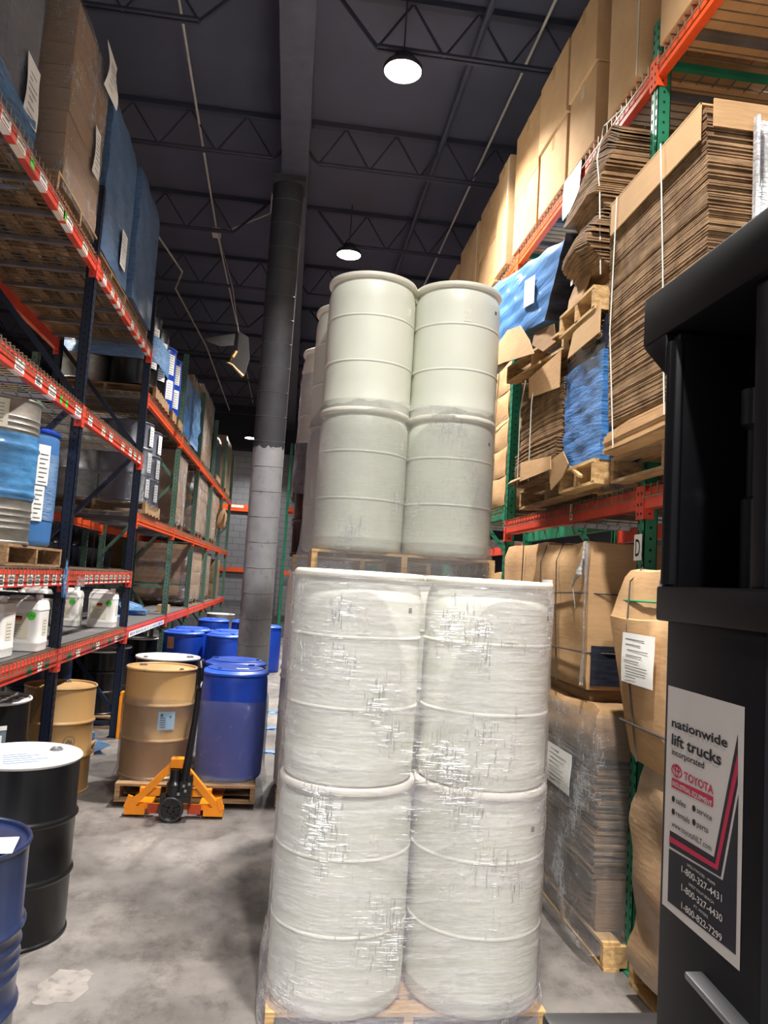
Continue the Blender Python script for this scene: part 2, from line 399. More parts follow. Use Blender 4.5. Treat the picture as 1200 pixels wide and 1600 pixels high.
# ------------------------------------------------------------------ drums
def bungs(z, r, mat, parent):
    for a, q in ((.4, .028), (.4+PI, .016)):
        c = (r*math.cos(a), r*math.sin(a), z)
        MB().lathe([(q*1.25,0),(q*1.25,.006),(q,.006),(q,.014),(q*.7,.014),(q*.6,.009),(0.001,.009)], 16, c).build('bung', mat, parent)

def make_white_drum():
    t = thing('plastic_drum', '', 'drum')
    H = .905; R0 = .286
    p = [(.245,0),(.268,.004),(.279,.016),(.283,.035),(.284,.075),(.2855,.08),(.284,.085),(R0,.20),(R0,.314)]
    p += [(R0+.005*math.sin(PI*i/6), .314+.018*i/6) for i in range(1,6)] + [(R0,.332),(R0+.0015,.46),(R0,.612)]
    p += [(R0+.005*math.sin(PI*i/6), .612+.018*i/6) for i in range(1,6)] + [(R0,.630),(R0,.74)]
    p += [(.2855,.775),(.283,.80),(.278,.825),(.272,.845),(.268,.858),(.267,.866)]
    MB().lathe(p, 56).build('body', 'white_poly', t)
    rm = [(.267,.868),(.280,.872),(.2895,.876),(.2925,.882),(.2925,.895),(.289,.902),(.282,H),(.274,H),(.268,.898),(.264,.872)]
    MB().lathe(rm, 56, cap0=False, cap1=False).build('rim', 'white_poly_rim', t)
    b = MB(); b.lathe([(.2665,.862),(.2665,.870),(.22,.870),(.21,.874),(.002,.874)], 40, cap0=True, cap1=True)
    lid = b.build('lid', 'white_poly', t)
    bungs(.874, .19, 'white_poly_rim', lid)
    e = MB()                                                   # two raised arrows over a bar
    for k in (-1, 1):
        a = -PI/2+k*.045
        e.patch((0,0,0), .2858, a-.008, a+.008, .66, .715, 0, 2, .003)
        for q in (-1, 1):
            for i in range(3): e.patch((0,0,0), .2858, a+q*(.008+.010*i)-.007, a+q*(.008+.010*i)+.007, .708-.010*i, .722-.010*i, 0, 1, .003)
    e.patch((0,0,0), .2858, -PI/2-.09, -PI/2+.09, .636, .643, 0, 3, .003)
    e.build('embossed_arrows', 'white_poly_rim', t)
    s = MB(); s.patch((0,0,0), .2862, -.80, -.72, .735, .757, 0, 2); s.build('stamp', 'ink', t)
    return t
white_drum = Kind(make_white_drum)

def steel_drum(label, body, lid, cat='drum', H=.88, r=.286, ribs=False, name='steel_drum', group=None, loc=(0,0,0), rz=0, bung='steel'):
    t = thing(name, label, cat, loc, rz, group)
    k = r/.286
    def hoop(z): return [(r,z-.022*k),(r+.005,z-.014*k),(r+.0125,z-.005*k),(r+.0135,z),(r+.0125,z+.005*k),(r+.005,z+.014*k),(r,z+.022*k)]
    p = [(r-.012,.012),(r-.006,.012),(r+.002,.002),(r+.007,0),(r+.009,.006),(r+.007,.014),(r,.02)]
    low = []; at = len(p)
    p += hoop(H*.345)
    if ribs:
        z = H*.46
        while z < H*.60: p += [(r,z),(r+.006,z+.016),(r,z+.032)]; z += .048
    p += hoop(H*.665)
    if ribs:
        z = H*.09
        while z < H*.24: low += [(r,z),(r+.006,z+.014),(r,z+.028)] if ribs is True else []; z += .042
        z = H*.72
        while z < H*.88: p += [(r,z),(r+.006,z+.014),(r,z+.028)] if ribs is True else []; z += .042
    p[at:at] = low
    p += [(r,H-.022)]
    MB().lathe(p, 48, cap1=False).build('body', body, t)
    MB().lathe([(r-.001,H-.022),(r+.006,H-.016),(r+.009,H-.008),(r+.006,H),(r-.002,H),(r-.006,H-.004),(r-.008,H-.018)], 48, cap0=False, cap1=False).build('chime', lid, t)
    b = MB().lathe([(r-.007,H-.03),(r-.007,H-.017),(r-.03,H-.017),(r-.034,H-.013),(.002,H-.013)], 40, cap0=False)
    l = b.build('lid', lid, t)
    bungs(H-.013, r*.72, bung, l)
    return t

def make_blue_drum(body='blue_poly', lid='blue_poly_lid', label='', name='plastic_drum', H=.92):
    t = thing(name, label, 'drum')
    r = .280
    p = [(.235,0),(.262,.006),(.274,.022),(.278,.05),(r+.001,.25),(r+.003,.5),(r+.001,.72),(r-.002,.80),(r-.006,.835),(r-.012,.852)]
    MB().lathe(p, 48).build('body', body, t)
    MB().lathe([(r-.014,.850),(r+.002,.854),(r+.007,.859),(r+.007,.872),(r+.002,.878),(r-.012,.882),(r-.03,.892),(r-.05,.897)], 48, cap0=False, cap1=False).build('handling_ring', lid, t)
    b = MB().lathe([(r-.05,.880),(r-.045,.902),(r-.06,.906),(.16,.903),(.002,.900)], 40, cap0=False)
    l = b.build('lid', lid, t)
    bungs(.901, .20, lid, l)
    return t
blue_drum = Kind(make_blue_drum)

# ------------------------------------------------------------------ pallets
def make_pallet(W=1.2, D=1.02, h=.14, mat='wood', name='pallet'):
    t = thing(name, '', 'pallet'); q = random.Random(3)
    b = MB(); n = 7
    for i in range(n):
        y = -D/2+.05+(D-.1)*i/(n-1); w = .048 if i in (0, n-1) else .043
        b.box(-W/2+q.uniform(0,.01), W/2-q.uniform(0,.01), y-w, y+w, h-.018, h)
    b.build('top_boards', mat, t)
    for x in (-W/2+.022, 0, W/2-.022):
        MB().box(x-.019, x+.019, -D/2+.004, D/2-.004, .017, h-.018).build('stringer', mat, t)
    b = MB()
    for i in range(5):
        y = -D/2+.05+(D-.1)*i/4; b.box(-W/2, W/2, y-.043, y+.043, 0, .017)
    b.build('bottom_boards', mat, t)
    return t
pallet = Kind(make_pallet)
old_pallet = Kind(lambda: make_pallet(1.2, 1.02, .14, 'wood_dark'))
small_pallet = Kind(lambda: make_pallet(1.1, 1.0, .14, 'wood_dark'))

# ------------------------------------------------------------------ cartons, flat stacks, wraps
def make_carton(w, d, h, mat, name='carton', tape=True, label=''):
    t = thing(name, label, 'box')
    MB().box(-w/2, w/2, -d/2, d/2, 0, h).build('body', mat, t, bevel=.006)
    if tape:
        b = MB()
        b.box(-w/2-.0012, w/2+.0012, -.025, .025, h-.06, h+.0012); b.box(-w/2-.0012, w/2+.0012, -.025, .025, -.0005, .06)
        b.build('tape', 'tape', t)
    return t

def sheet_stack(b, x0, x1, y0, y1, z0, z1, n, jx=.012, jy=.02, lean=(0,0), sag=0., wav=0., seed=1, mi=0, k=4, prof=None):
    """a pile of flat card, every sheet its own slab with a ragged edge"""
    q = random.Random(seed); dz = (z1-z0)/n
    wx = 0.
    for i in range(n):
        z = z0+dz*i; f = i/n
        wx = wx*.8+q.uniform(-1,1)*jx*.3
        ox = lean[0]*f+q.uniform(-jx, jx)*.6+wx; oy = lean[1]*f
        p = prof(f) if prof else 0
        a0, a1 = x0+ox+p, x1+ox; b0 = y0+oy+q.uniform(-jy, jy); b1 = y1+oy+q.uniform(-jy, jy)
        th = dz*q.uniform(.62, .9); vs = []; fs = []
        for j in range(k+1):
            t = j/k; y = b0+(b1-b0)*t; s = -sag*4*(t-.5)**2*(.3+.7*f)+wav*math.sin(t*7+i*.13)
            for zz in (z+s, z+s+th):
                vs.append((a0,y,zz)); vs.append((a1,y,zz))
        for j in range(k):
            c = 4*j; e = c+4
            fs += [(c,c+2,e+2,e),(c+1,e+1,e+3,c+3),(c,e,e+1,c+1),(c+2,c+3,e+3,e+2)]
        fs += [(0,1,3,2),(4*k,4*k+2,4*k+3,4*k+1)]
        b.add(vs, fs, mi)
    return b

def hull_ring(circles, r, n=26, fill=10):
    pts = []
    for cx, cy in circles:
        for i in range(n*2):
            a = 2*PI*i/(n*2); pts.append((cx+r*math.cos(a), cy+r*math.sin(a)))
    pts = sorted(set(pts))
    def half(ps):
        h = []
        for p in ps:
            while len(h) > 1 and (h[-1][0]-h[-2][0])*(p[1]-h[-2][1])-(h[-1][1]-h[-2][1])*(p[0]-h[-2][0]) <= 0: h.pop()
            h.append(p)
        return h
    lo = half(pts); hi = half(pts[::-1]); ring = lo[:-1]+hi[:-1]; out = []
    for i, p in enumerate(ring):
        q = ring[(i+1) % len(ring)]; d = math.hypot(q[0]-p[0], q[1]-p[1]); m = max(1, int(d/.05))
        for k in range(m): out.append((p[0]+(q[0]-p[0])*k/m, p[1]+(q[1]-p[1])*k/m))
    return out

def drum_wrap(name, label, circles, levels, mat, seed=0, r=.286, rough=.004, group=None):
    """film wound round a group of drums; levels = [(z, extra radius)]"""
    q = random.Random(seed); rings = []
    base = hull_ring(circles, r)
    cx = sum(p[0] for p in base)/len(base); cy = sum(p[1] for p in base)/len(base)
    ph = [q.uniform(0, 6) for _ in range(6)]
    for z, e in levels:
        g = []
        for i, (x, y) in enumerate(base):
            d = math.hypot(x-cx, y-cy); a = i*2*PI/len(base)
            w = e+rough*(math.sin(9*a+z*21+ph[0])*.5+math.sin(23*a-z*33+ph[1])*.3+.8)
            g.append((x+(x-cx)/d*w, y+(y-cy)/d*w, z+rough*1.5*math.sin(5*a+ph[2])))
        rings.append(g)
    b = MB().loft(rings, 0, False, False)
    o = b.build(name, mat, sharp=180)
    return tag(o, label, 'stretch film', group)

def box_wrap(name, label, x0, x1, y0, y1, z0, z1, mat, seed=0, rough=.012, nz=14, e=.012, lean=(0,0), shear=0., sag=None, top=False):
    """film round a squared load, slightly crumpled"""
    q = random.Random(seed); ph = [q.uniform(0,6) for _ in range(8)]
    per = []
    n = 14
    for i in range(n): per.append((x0+(x1-x0)*i/n, y0, 0,-1))
    for i in range(n): per.append((x1, y0+(y1-y0)*i/n, 1,0))
    for i in range(n): per.append((x1-(x1-x0)*i/n, y1, 0,1))
    for i in range(n): per.append((x0, y1-(y1-y0)*i/n, -1,0))
    rings = []
    for j in range(nz+1):
        t = j/nz; g = []
        for i, (x, y, nx, ny) in enumerate(per):
            z = z0+(z1-z0)*t
            w = e+rough*(math.sin(i*.9+j*.7+ph[0])*.5+math.sin(i*.37-j*1.3+ph[1])*.5+.5*math.sin(j*2.1+ph[2]))
            dz = shear*(y-y0)
            g.append((x+nx*w+lean[0]*t, y+ny*w+lean[1]*t, z+dz+rough*.6*math.sin(i*.8+ph[3])*(1 if 0 < j < nz else 1.5)))
        rings.append(g)
    o = MB().loft(rings, 0, False, top).build(name, mat, sharp=60)
    return tag(o, label, 'stretch film')

def scrap(name, label, c, s, mat, seed=0, cat='plastic scrap', flat=.6):
    """crumpled offcut"""
    q = random.Random(seed); bm = bmesh.new(); bmesh.ops.create_icosphere(bm, subdivisions=3, radius=1)
    ph = [Vector((q.uniform(-4,4), q.uniform(-4,4), q.uniform(-4,4))) for _ in range(5)]
    for v in bm.verts:
        n = v.co.copy(); k = 1
        for p in ph: k += .22*math.sin(n.dot(p)*1.6+p.x)
        v.co = Vector((n.x*s[0]*k, n.y*s[1]*k, max(-s[2]*flat, n.z*s[2]*k)))
    lo = min(v.co.z for v in bm.verts)
    for v in bm.verts: v.co.z -= lo
    me = bpy.data.meshes.new(name); bm.to_mesh(me); bm.free(); me.materials.append(M[mat])
    me.polygons.foreach_set('use_smooth', [True]*len(me.polygons)); me.set_sharp_from_angle(angle=math.radians(40))
    o = obj(name, me, None, c); return tag(o, label, cat)

# ------------------------------------------------------------------ racking
_pm = {}
def post_mesh(H, s, mat, holes=True):
    key = (round(H,2), s, mat, holes)
    if key in _pm: return _pm[key]
    b = MB(); d = .075*s
    def bx(x0, x1, *r): b.box(min(x0,x1), max(x0,x1), *r)
    bx(0, .005*s, -.04, .04, 0, H); bx(0, d, .036, .04, 0, H); bx(0, d, -.04, -.036, 0, H)
    bx(d-.004*s, d, .02, .04, 0, H); bx(d-.004*s, d, -.04, -.02, 0, H)
    bx(-.003*s, 0, -.006, .006, 0, H)
    bx(-.02*s, d+.02*s, -.06, .06, 0, .008)
    if holes:
        z = .15
        while z < H-.03:
            for y in (-.024, .024): bx(-.0008*s, .0005*s, y-.006, y+.006, z-.012, z+.012, 1)
            for w in (-1, 1): bx(d*.5-.006, d*.5+.006, w*.0408-.0004, w*.0408+.0004, z+.02, z+.034, 1)
            z += .06
    _pm[key] = b.mesh('upright_post', [mat, 'dark_hole']); return _pm[key]

def beam_mesh(L, s, h, mat):
    key = ('beam', round(L,3), s, h, mat)
    if key in _pm: return _pm[key]
    b = MB()
    def bx(x0, x1, *r): b.box(min(x0,x1), max(x0,x1), *r)
    bx(-.004*s, .042*s, 0, L, -h, -.024); bx(.012*s, .042*s, 0, L, -.024, 0)
    bx(-.007*s, -.004*s, 0, L, -.030, -.024)
    _pm[key] = b.mesh('beam', [mat, 'dark_hole']); return _pm[key]

def connector_mesh(s, mat, side):
    key = ('con', s, mat, side)
    if key in _pm: return _pm[key]
    b = MB(); y0, y1 = (-.045, .045)
    def bx(x0, x1, ya, yb, z0, z1, mi=0): b.box(min(x0,x1), max(x0,x1), min(ya,yb), max(ya,yb), z0, z1, mi)
    bx(-.011*s, -.0035*s, 0, -.044*side, -.17, .01); bx(-.011*s, .05*s, 0, .004*side, -.17, .01)
    for z in (-.14, -.09, -.03):
        bx(-.012*s, -.0108*s, -.015*side, -.027*side, z-.008, z+.008, 1); bx(.02*s, .03*s, .0038*side, .0046*side, z-.005, z+.005, 1)
    _pm[key] = b.mesh('end_connector', [mat, 'dark_hole']); return _pm[key]

def deck_mesh(L, dep, s, lip=.06, px=.072, py=.10, flat=None):
    key = ('deck', round(L,3), dep, s, lip)
    if key in _pm: return _pm[key]
    b = MB(); w = .0034
    def bx(x0, x1, y0, y1, z0, z1, mi=0): b.box(min(x0,x1), max(x0,x1), y0, y1, z0, z1, mi)
    n = max(2, int(L/px))
    for i in range(n+1):
        y = .02+(L-.04)*i/n
        bx(-.012*s, dep*s, y-w, y+w, .010, .010+2*w); bx(-.017*s, -.012*s, y-w, y+w, -lip, .015)
    m = int(dep/py)
    for i in range(m+1):
        x = (.03+(dep-.05)*i/m)*s; bx(x-w, x+w, .01, L-.01, .015, .015+2*w)
    bx(-.022*s, -.017*s, .01, L-.01, -lip, -lip+2*w)
    k = max(2, int(L/.42))
    for i in range(k):
        y = L*(i+.5)/k; bx(.045*s, (dep-.02)*s, y-.022, y+.022, -.022, .009, 1)
    _pm[key] = b.mesh('wire_deck', ['wire', 'steel']); return _pm[key]

def rack(label, xf, s, frames, H, post, bays, dep=1.07, name='pallet_rack', group=None, back=True, skip=()):
    """xf front plane, s direction towards the back, frames = y of the upright frames, bays = [(i, [levels], beam colour, deck?)]"""
    t = thing(name, label, 'pallet rack', (xf, frames[0], 0), 0, group); Y0 = frames[0]
    for n, y in enumerate(frames):
        if n in skip: continue
        obj('upright_post', post_mesh(H, s, post), t, (0, y-Y0, 0))
        if back:
            o = obj('upright_post', post_mesh(H, -s, post, False), t, (dep*s, y-Y0, 0))
        m = MB(); f = .04*s; g = (dep-.04)*s
        for z in (.15, 1.62, H-.25): m.bar((f, y-Y0, z), (g, y-Y0, z), .035, .035)
        zz = [(f,.25),(g,1.50)] ; m.bar((f,y-Y0,.25), (g,y-Y0,1.5), .03, .04)
        m.bar((g,y-Y0,2.05), (f,y-Y0,3.22), .03, .045); m.bar((f,y-Y0,3.22), (g,y-Y0,4.40), .03, .045)
        m.build('brace', post, t)
    for (i, levels, col, deck) in bays:
        y0, y1 = frames[i]+.041-Y0, frames[i+1]-.041-Y0; L = y1-y0
        for z in levels:
            for q in ((0, s), (dep*s, -s)) if back else ((0, s),):
                bm_ = obj('beam', beam_mesh(L, q[1], .115, col), t, (q[0], y0, z))
                if q[0] == 0: front = bm_
                a = obj('end_connector', connector_mesh(q[1], col, 1), bm_, (0, 0, 0))
                c = obj('end_connector', connector_mesh(q[1], col, -1), bm_, (0, L, 0))
            if deck == 'wire': obj('wire_deck', deck_mesh(L, dep-.01, s), t, (0, y0, z))
            elif deck == 'board':
                k = MB(); k.box(min(.014*s,(dep-.01)*s), max(.014*s,(dep-.01)*s), 0, L, .001, .014); k.build('shelf_board', 'deck_grey', t, (0, y0, z))
            elif deck == 'both':
                obj('wire_deck', deck_mesh(L, dep-.01, s), t, (0, y0, z))
                k = MB(); k.box(min(.05*s,(dep-.06)*s), max(.05*s,(dep-.06)*s), .02, L-.02, .0205, .0255); k.build('shelf_board', 'deck_grey', t, (0, y0, z))
    return t

# ------------------------------------------------------------------ jug
def make_jug():
    t = thing('plastic_jug', '', 'jug')
    W, D = .142, .128
    def ring(k, z, n=40, e=.28):
        g = []
        for i in range(n):
            a = 2*PI*i/n; c, q = math.cos(a), math.sin(a)
            g.append((W*k*math.copysign(abs(c)**e, c), D*k*math.copysign(abs(q)**e, q), z))
        return g
    pr = [(.90,0),(.97,.006),(.985,.02),(.985,.055),(1.0,.06),(1.0,.07),(.985,.075),(.975,.16),(.975,.30),(1.0,.305),(1.0,.315),(.98,.32),(.965,.345),(.92,.366),(.80,.378),(.5,.382)]
    MB().loft([ring(k, z) for k, z in pr]).build('body', 'jug', t)
    MB().loft([[(p[0]*.62-.035, p[1]*.34, z) for p in ring(k, 0)] for k, z in ((1.0,.372),(1.0,.392),(.93,.402),(.6,.406))]).build('handle', 'jug', t)
    MB().lathe([(.028,0),(.028,.034),(.024,.040),(.002,.040)], 20, (.09,-.03,.378)).build('cap', 'jug', t)
    u, v = Vector((1,0,0)), Vector((0,0,1)); b = MB()
    o = Vector((-.105,-D*.977-.0015,.095)); b.panel(o, u*.165, v*.185, .0012, 0)
    q = random.Random(5)
    for i in range(9): b.panel(o+u*.012+v*(.012+.017*i)+Vector((0,-.0014,0)), u*q.uniform(.03,.11), v*.005, .0004, 1)
    l = b.build('label', ['paper_cream', 'grey_ink'], t)
    b = MB(); p = o+u*.06+v*.125+Vector((0,-.0014,0))
    b.panel(p+v*.028, u*.055, v*.012, .0005, 0); b.panel(p+v*.016, u*.055, v*.012, .0005, 1); b.panel(p+v*.004, u*.055, v*.012, .0005, 2)
    b.build('flag_print', ['black_ink', 'red_ink', 'gold'], l)
    b = MB(); n = 20; c = Vector((.075,-D*.977-.0035,.265))
    b.poly(c, u, v, [(.031*math.cos(2*PI*i/n), .031*math.sin(2*PI*i/n)) for i in range(n)], .001, 0)
    for (p0, p1) in (((-.02,-.006),(-.004,.002)),((-.004,.002),(.006,-.004)),((.006,-.004),(.021,.002)),((-.005,.008),(.004,.012))):
        b.bar(c+u*p0[0]+v*p0[1]+Vector((0,-.0012,0)), c+u*p1[0]+v*p1[1]+Vector((0,-.0012,0)), .003, .0008, 1, (0,1,0))
    b.build('sticker', ['green_dot', 'black_ink'], t)
    b = MB(); b.panel((W*.978+.001,-.05,.12), (0,.085,0), (0,0,.13), .001, 0)
    for i in range(5): b.panel((W*.978+.0022,-.042,.135+.022*i), (0,.065,0), (0,0,.007), .0004, 1)
    b.build('side_label', ['paper_cream', 'grey_ink'], t)
    return t
jug = Kind(make_jug)
# ------------------------------------------------------------------ setting
def struct(name, b, mats, label=None, **k):
    o = b.build(name, mats, **k); o['kind'] = 'structure'
    if label: o['label'] = label
    return o
struct('floor', MB().box(-7,6,-5,24.6,-.1,0), 'floor', 'mottled grey concrete warehouse floor')
fp = MB().poly((-.97,3.62,0), (.22,0,0), (0,.33,0), [(0,.1),(.1,.02),(.35,0),(.5,.07),(.8,.06),(.9,.2),(1,.4),(.9,.55),(.95,.8),(.8,.9),(.6,1),(.42,.9),(.2,.93),(.1,.7),(-.05,.5),(.04,.3)], .0012)
struct('floor_patch', fp, 'patch', 'pale scraped patch on the concrete floor')
struct('ceiling', MB().box(-7,6,-5,24.6,7.22,7.3), 'ceiling', 'dark painted metal roof deck')
wb = MB().box(-7,6,24.5,24.65,5.75,7.22,1); wb.box(-7,6,24.5,24.65,0,5.75,0)
struct('wall_back', wb, ['block','wall_dark'], 'grey block end wall with dark band on top')
struct('wall_left', MB().box(-7.1,-7,-5,24.6,0,7.22), 'wall_dark')
struct('wall_right', MB().box(6,6.1,-5,24.6,0,7.22), 'wall_dark')
g = MB(); gx = -.26
g.box(gx-.15,gx+.15,-5,24.5,6.52,6.545); g.box(gx-.15,gx+.15,-5,24.5,7.075,7.1); g.box(gx-.012,gx+.012,-5,24.5,6.545,7.075)
g.box(gx-.15,gx-.13,-5,24.5,6.545,6.6); g.box(gx+.13,gx+.15,-5,24.5,6.545,6.6)
struct('girder', g, 'girder', 'dark steel girder running down the aisle over the column')
def joist(y, x0, x1, xe0, xe1):
    b = MB()
    b.box(x0,x1,y-.04,y+.04,7.155,7.215)
    for s in (-1,1): b.box(xe0,xe1,y+s*.012-(.03 if s<0 else 0),y+s*.012+(.03 if s>0 else 0),6.69,6.715)
    n = max(2, int(round((xe1-xe0)/.62))); st = (xe1-xe0)/n
    for i in range(n):
        a, m, c = xe0+st*i, xe0+st*(i+.5), xe0+st*(i+1)
        b.bar((a,y,6.70),(m,y,7.17),.018,.018); b.bar((m,y,7.17),(c,y,6.70),.018,.018)
    b.bar((xe0,y,6.70),(xe0-.35 if x0<-3 else xe0-.40,y,7.17),.03,.03) if x0 > -3 else b.bar((xe1,y,6.70),(xe1+.45,y,7.17),.03,.03)
    o = b.build('roof_joist', 'joist'); o['kind'] = 'structure'; return o
for k in range(-3, 9):
    y = 6.53+2.1*k
    e = .10 if k % 2 else .55
    joist(y, -7, gx-.13, -7, gx-(.15 if k % 2 else .75)-.12); joist(y, gx+.13, 6, gx+.16+e, 6)
# column: wrapped steel column, dark above a ragged paint line, grey below
def column():
    b = MB(); r = .178; n = 40; rows = []
    q = random.Random(4)
    edge = [3.33+.02*math.sin(k*1.3)+q.uniform(-.025,.02) for k in range(n)]
    zs = [0, .5, 1, 1.5, 2, 2.5, 3.0, None, 3.6, 4.2, 5, 6, 6.46]
    vs = []; fs = []; mi = []
    for z in zs:
        for k in range(n):
            a = 2*PI*k/n; vs.append((r*math.cos(a), r*math.sin(a), edge[k] if z is None else z))
    o = len(b.v); b.v += vs
    for i in range(len(zs)-1):
        for k in range(n):
            b.f.append((i*n+k, i*n+(k+1)%n, (i+1)*n+(k+1)%n, (i+1)*n+k)); b.m.append(1 if i >= 7 else 0)
    for i in range(1, 23):                                       # spiral seam of the sleeve
        z = i*.285
        pts = [(r*1.002*math.cos(2*PI*t/24), r*1.002*math.sin(2*PI*t/24), z+.03*math.sin(2*PI*t/24)) for t in range(25)]
        b.tube(pts, .0035, 5, 2 if z < 3.3 else 3, False)
    b.box(-.2,.2,-.2,.2,6.46,6.52,1)
    o = b.build('column', ['column_grey','column_dark','column_seam','column_seam_dark'], None, (-.325, 8.8, 0))
    o['kind'] = 'structure'; o['label'] = 'round steel column painted grey below and dark above'
M['column_grey'] = paint('column_grey_paint', (128,128,130), .6, var=.1, scale=7, dirt_or_glint=(108,108,110), dirt_or_glint_at=.6)
M['column_dark'] = paint('column_dark_paint', (46,46,50), .72, var=.2, scale=6, dirt_or_glint=(120,118,114), dirt_or_glint_at=.78, spec=.3)
M['column_seam'] = paint('column_seam_grey', (92,92,94), .6); M['column_seam_dark'] = paint('column_seam_dark_paint', (62,62,66), .5)
column()
# conduits under the deck
def conduit(name, pts, r, label, mat='conduit', cat='conduit', box=None):
    t = thing(name, label, cat, pts[0]); p0 = Vector(pts[0])
    MB().tube([Vector(p)-p0 for p in pts], r, 8).build('pipe', mat, t)
    for c in box or []:
        c = Vector(c)-p0; MB().box(c.x-.06,c.x+.06,c.y-.08,c.y+.08,c.z-.05,c.z+.05).build('junction_box', mat, t)
    return t
conduit('electrical_conduit', [(-1.33,-4,7.0),(-1.34,6,7.0),(-1.44,11.3,7.0),(-1.42,17,7.0),(-1.42,23,7.0)], .014, 'thin pale conduit with a junction box, left of the girder', box=[(-1.44,11.4,6.97)])
conduit('electrical_conduit', [(1.93,-4,7.0),(1.93,6,7.0),(1.95,13,7.0),(1.97,23,7.0)], .015, 'thin pale conduit running straight above the right-hand rack')
conduit('electrical_conduit', [(-1.36,11.4,6.98),(-.62,10.62,7.0),(-.58,10.0,7.0)], .012, 'short pale conduit branching from the junction box to the column')
conduit('electrical_conduit', [(-2.33,10.1,6.8),(-2.30,10.9,6.75),(-2.06,12.4,6.7),(-2.28,13.2,6.7),(-2.10,16.5,6.7),(-2.0,22,6.5)], .016, 'kinked pale conduit above the green rack on the left')
conduit('sprinkler_pipe', [(1.42,-4,7.05),(1.42,23,7.05)], .035, 'dark pipe slung under the roof right of the lamps', 'girder', 'pipe')
# high-bay lamps
def highbay(x, y, z, label, watts, seen=True):
    t = thing('high_bay_lamp', label, 'ceiling lamp', (x, y, z), 0, 'round high bay lamps')
    b = MB().lathe([(.168,0),(.175,.006),(.178,.03),(.16,.06),(.10,.085),(.09,.15),(.05,.165),(.002,.17)], 32, cap0=False)
    b.build('housing', 'lamp_body', t)
    MB().lathe([(.002,.004),(.165,.004),(.165,.010),(.002,.012)], 32).build('lens', 'lamp_glow', t)
    MB().tube([(0,0,.165),(0,0,7.2-z)], .008, 6).build('hanger', 'lamp_body', t)
    L = bpy.data.lights.new('lamp_light', 'AREA'); L.shape = 'DISK'; L.size = .25; L.energy = watts; L.color = (1,.965,.925); L.spread = math.radians(118)
    o = bpy.data.objects.new('lamp_light', L); COL.objects.link(o); o.location = (x, y, z-.012)
W = 350
highbay(.69, 6.47, 6.46, 'bright lamp nearest the viewer, above the tall drum stack', W)
highbay(.52, 10.5, 6.46, 'second lamp along the aisle, just over the white drum tops', W)
highbay(-1.40, 22.9, 5.90, 'small lamp by the far end wall, left of the column', W*.35)
for x, y in ((.70,2.1),(.70,-1.6),(-.45,-3.4),(.5,14.8),(.5,19)):
    highbay(x, y, 6.46, 'lamp over the aisle out of the picture', W*(.75 if y == 2.1 else 1.4 if y < 0 else 1))
for x, y in ((-4.6,3.5),(-4.6,9.5),(-4.6,16.5),(4.4,2.5),(4.4,9)):  # unseen lamps added to lift the shadows around the racks
    highbay(x, y, 6.46, 'added fill lamp over the next aisle, hidden behind a rack', W*.8)
# torn board hanging under the roof
t = thing('torn_insulation_board', 'torn dark insulation board hanging under the roof left of the column', 'insulation', (0,0,0))
def shard(name, pts, y, dy, mat):
    b = MB(); k = len(pts); f = [(p[0], y+(p[2] if len(p) > 2 else 0), p[1]) for p in pts]; r = [(x, yy+dy, zz) for x, yy, zz in f]
    b.add(f+r, [tuple(range(k-1,-1,-1)), tuple(range(k,2*k))]+[(i,(i+1)%k,k+(i+1)%k,k+i) for i in range(k)]); return b.build(name, mat, t)
shard('panel', [(-.95,5.34),(-.81,5.26),(-.77,4.96),(-.83,4.69),(-1.0,4.83),(-1.06,4.86),(-.95,5.06)], 10.9, .035, 'board_dark')
shard('loose_flap', [(-1.42,5.19,.0),(-1.19,5.27,.1),(-.97,5.31,.0),(-.99,5.13,.0),(-1.19,5.08,-.05),(-1.37,5.13,-.05)], 10.92, .03, 'board_dark')
b = MB(); b.tube([(-.96,10.89,5.04),(-1.01,10.89,4.95),(-1.07,10.89,4.86),(-1.0,10.89,4.83),(-.93,10.89,4.76),(-.84,10.89,4.68)], [.02,.03,.026,.014,.02,.026], 6); b.build('torn_edge', 'foam', t)
MB().tube([(-.95,10.92,5.3),(-1.1,11.0,6.0),(-1.43,11.2,6.99)], .006, 5).build('hanging_wire', 'conduit', t)

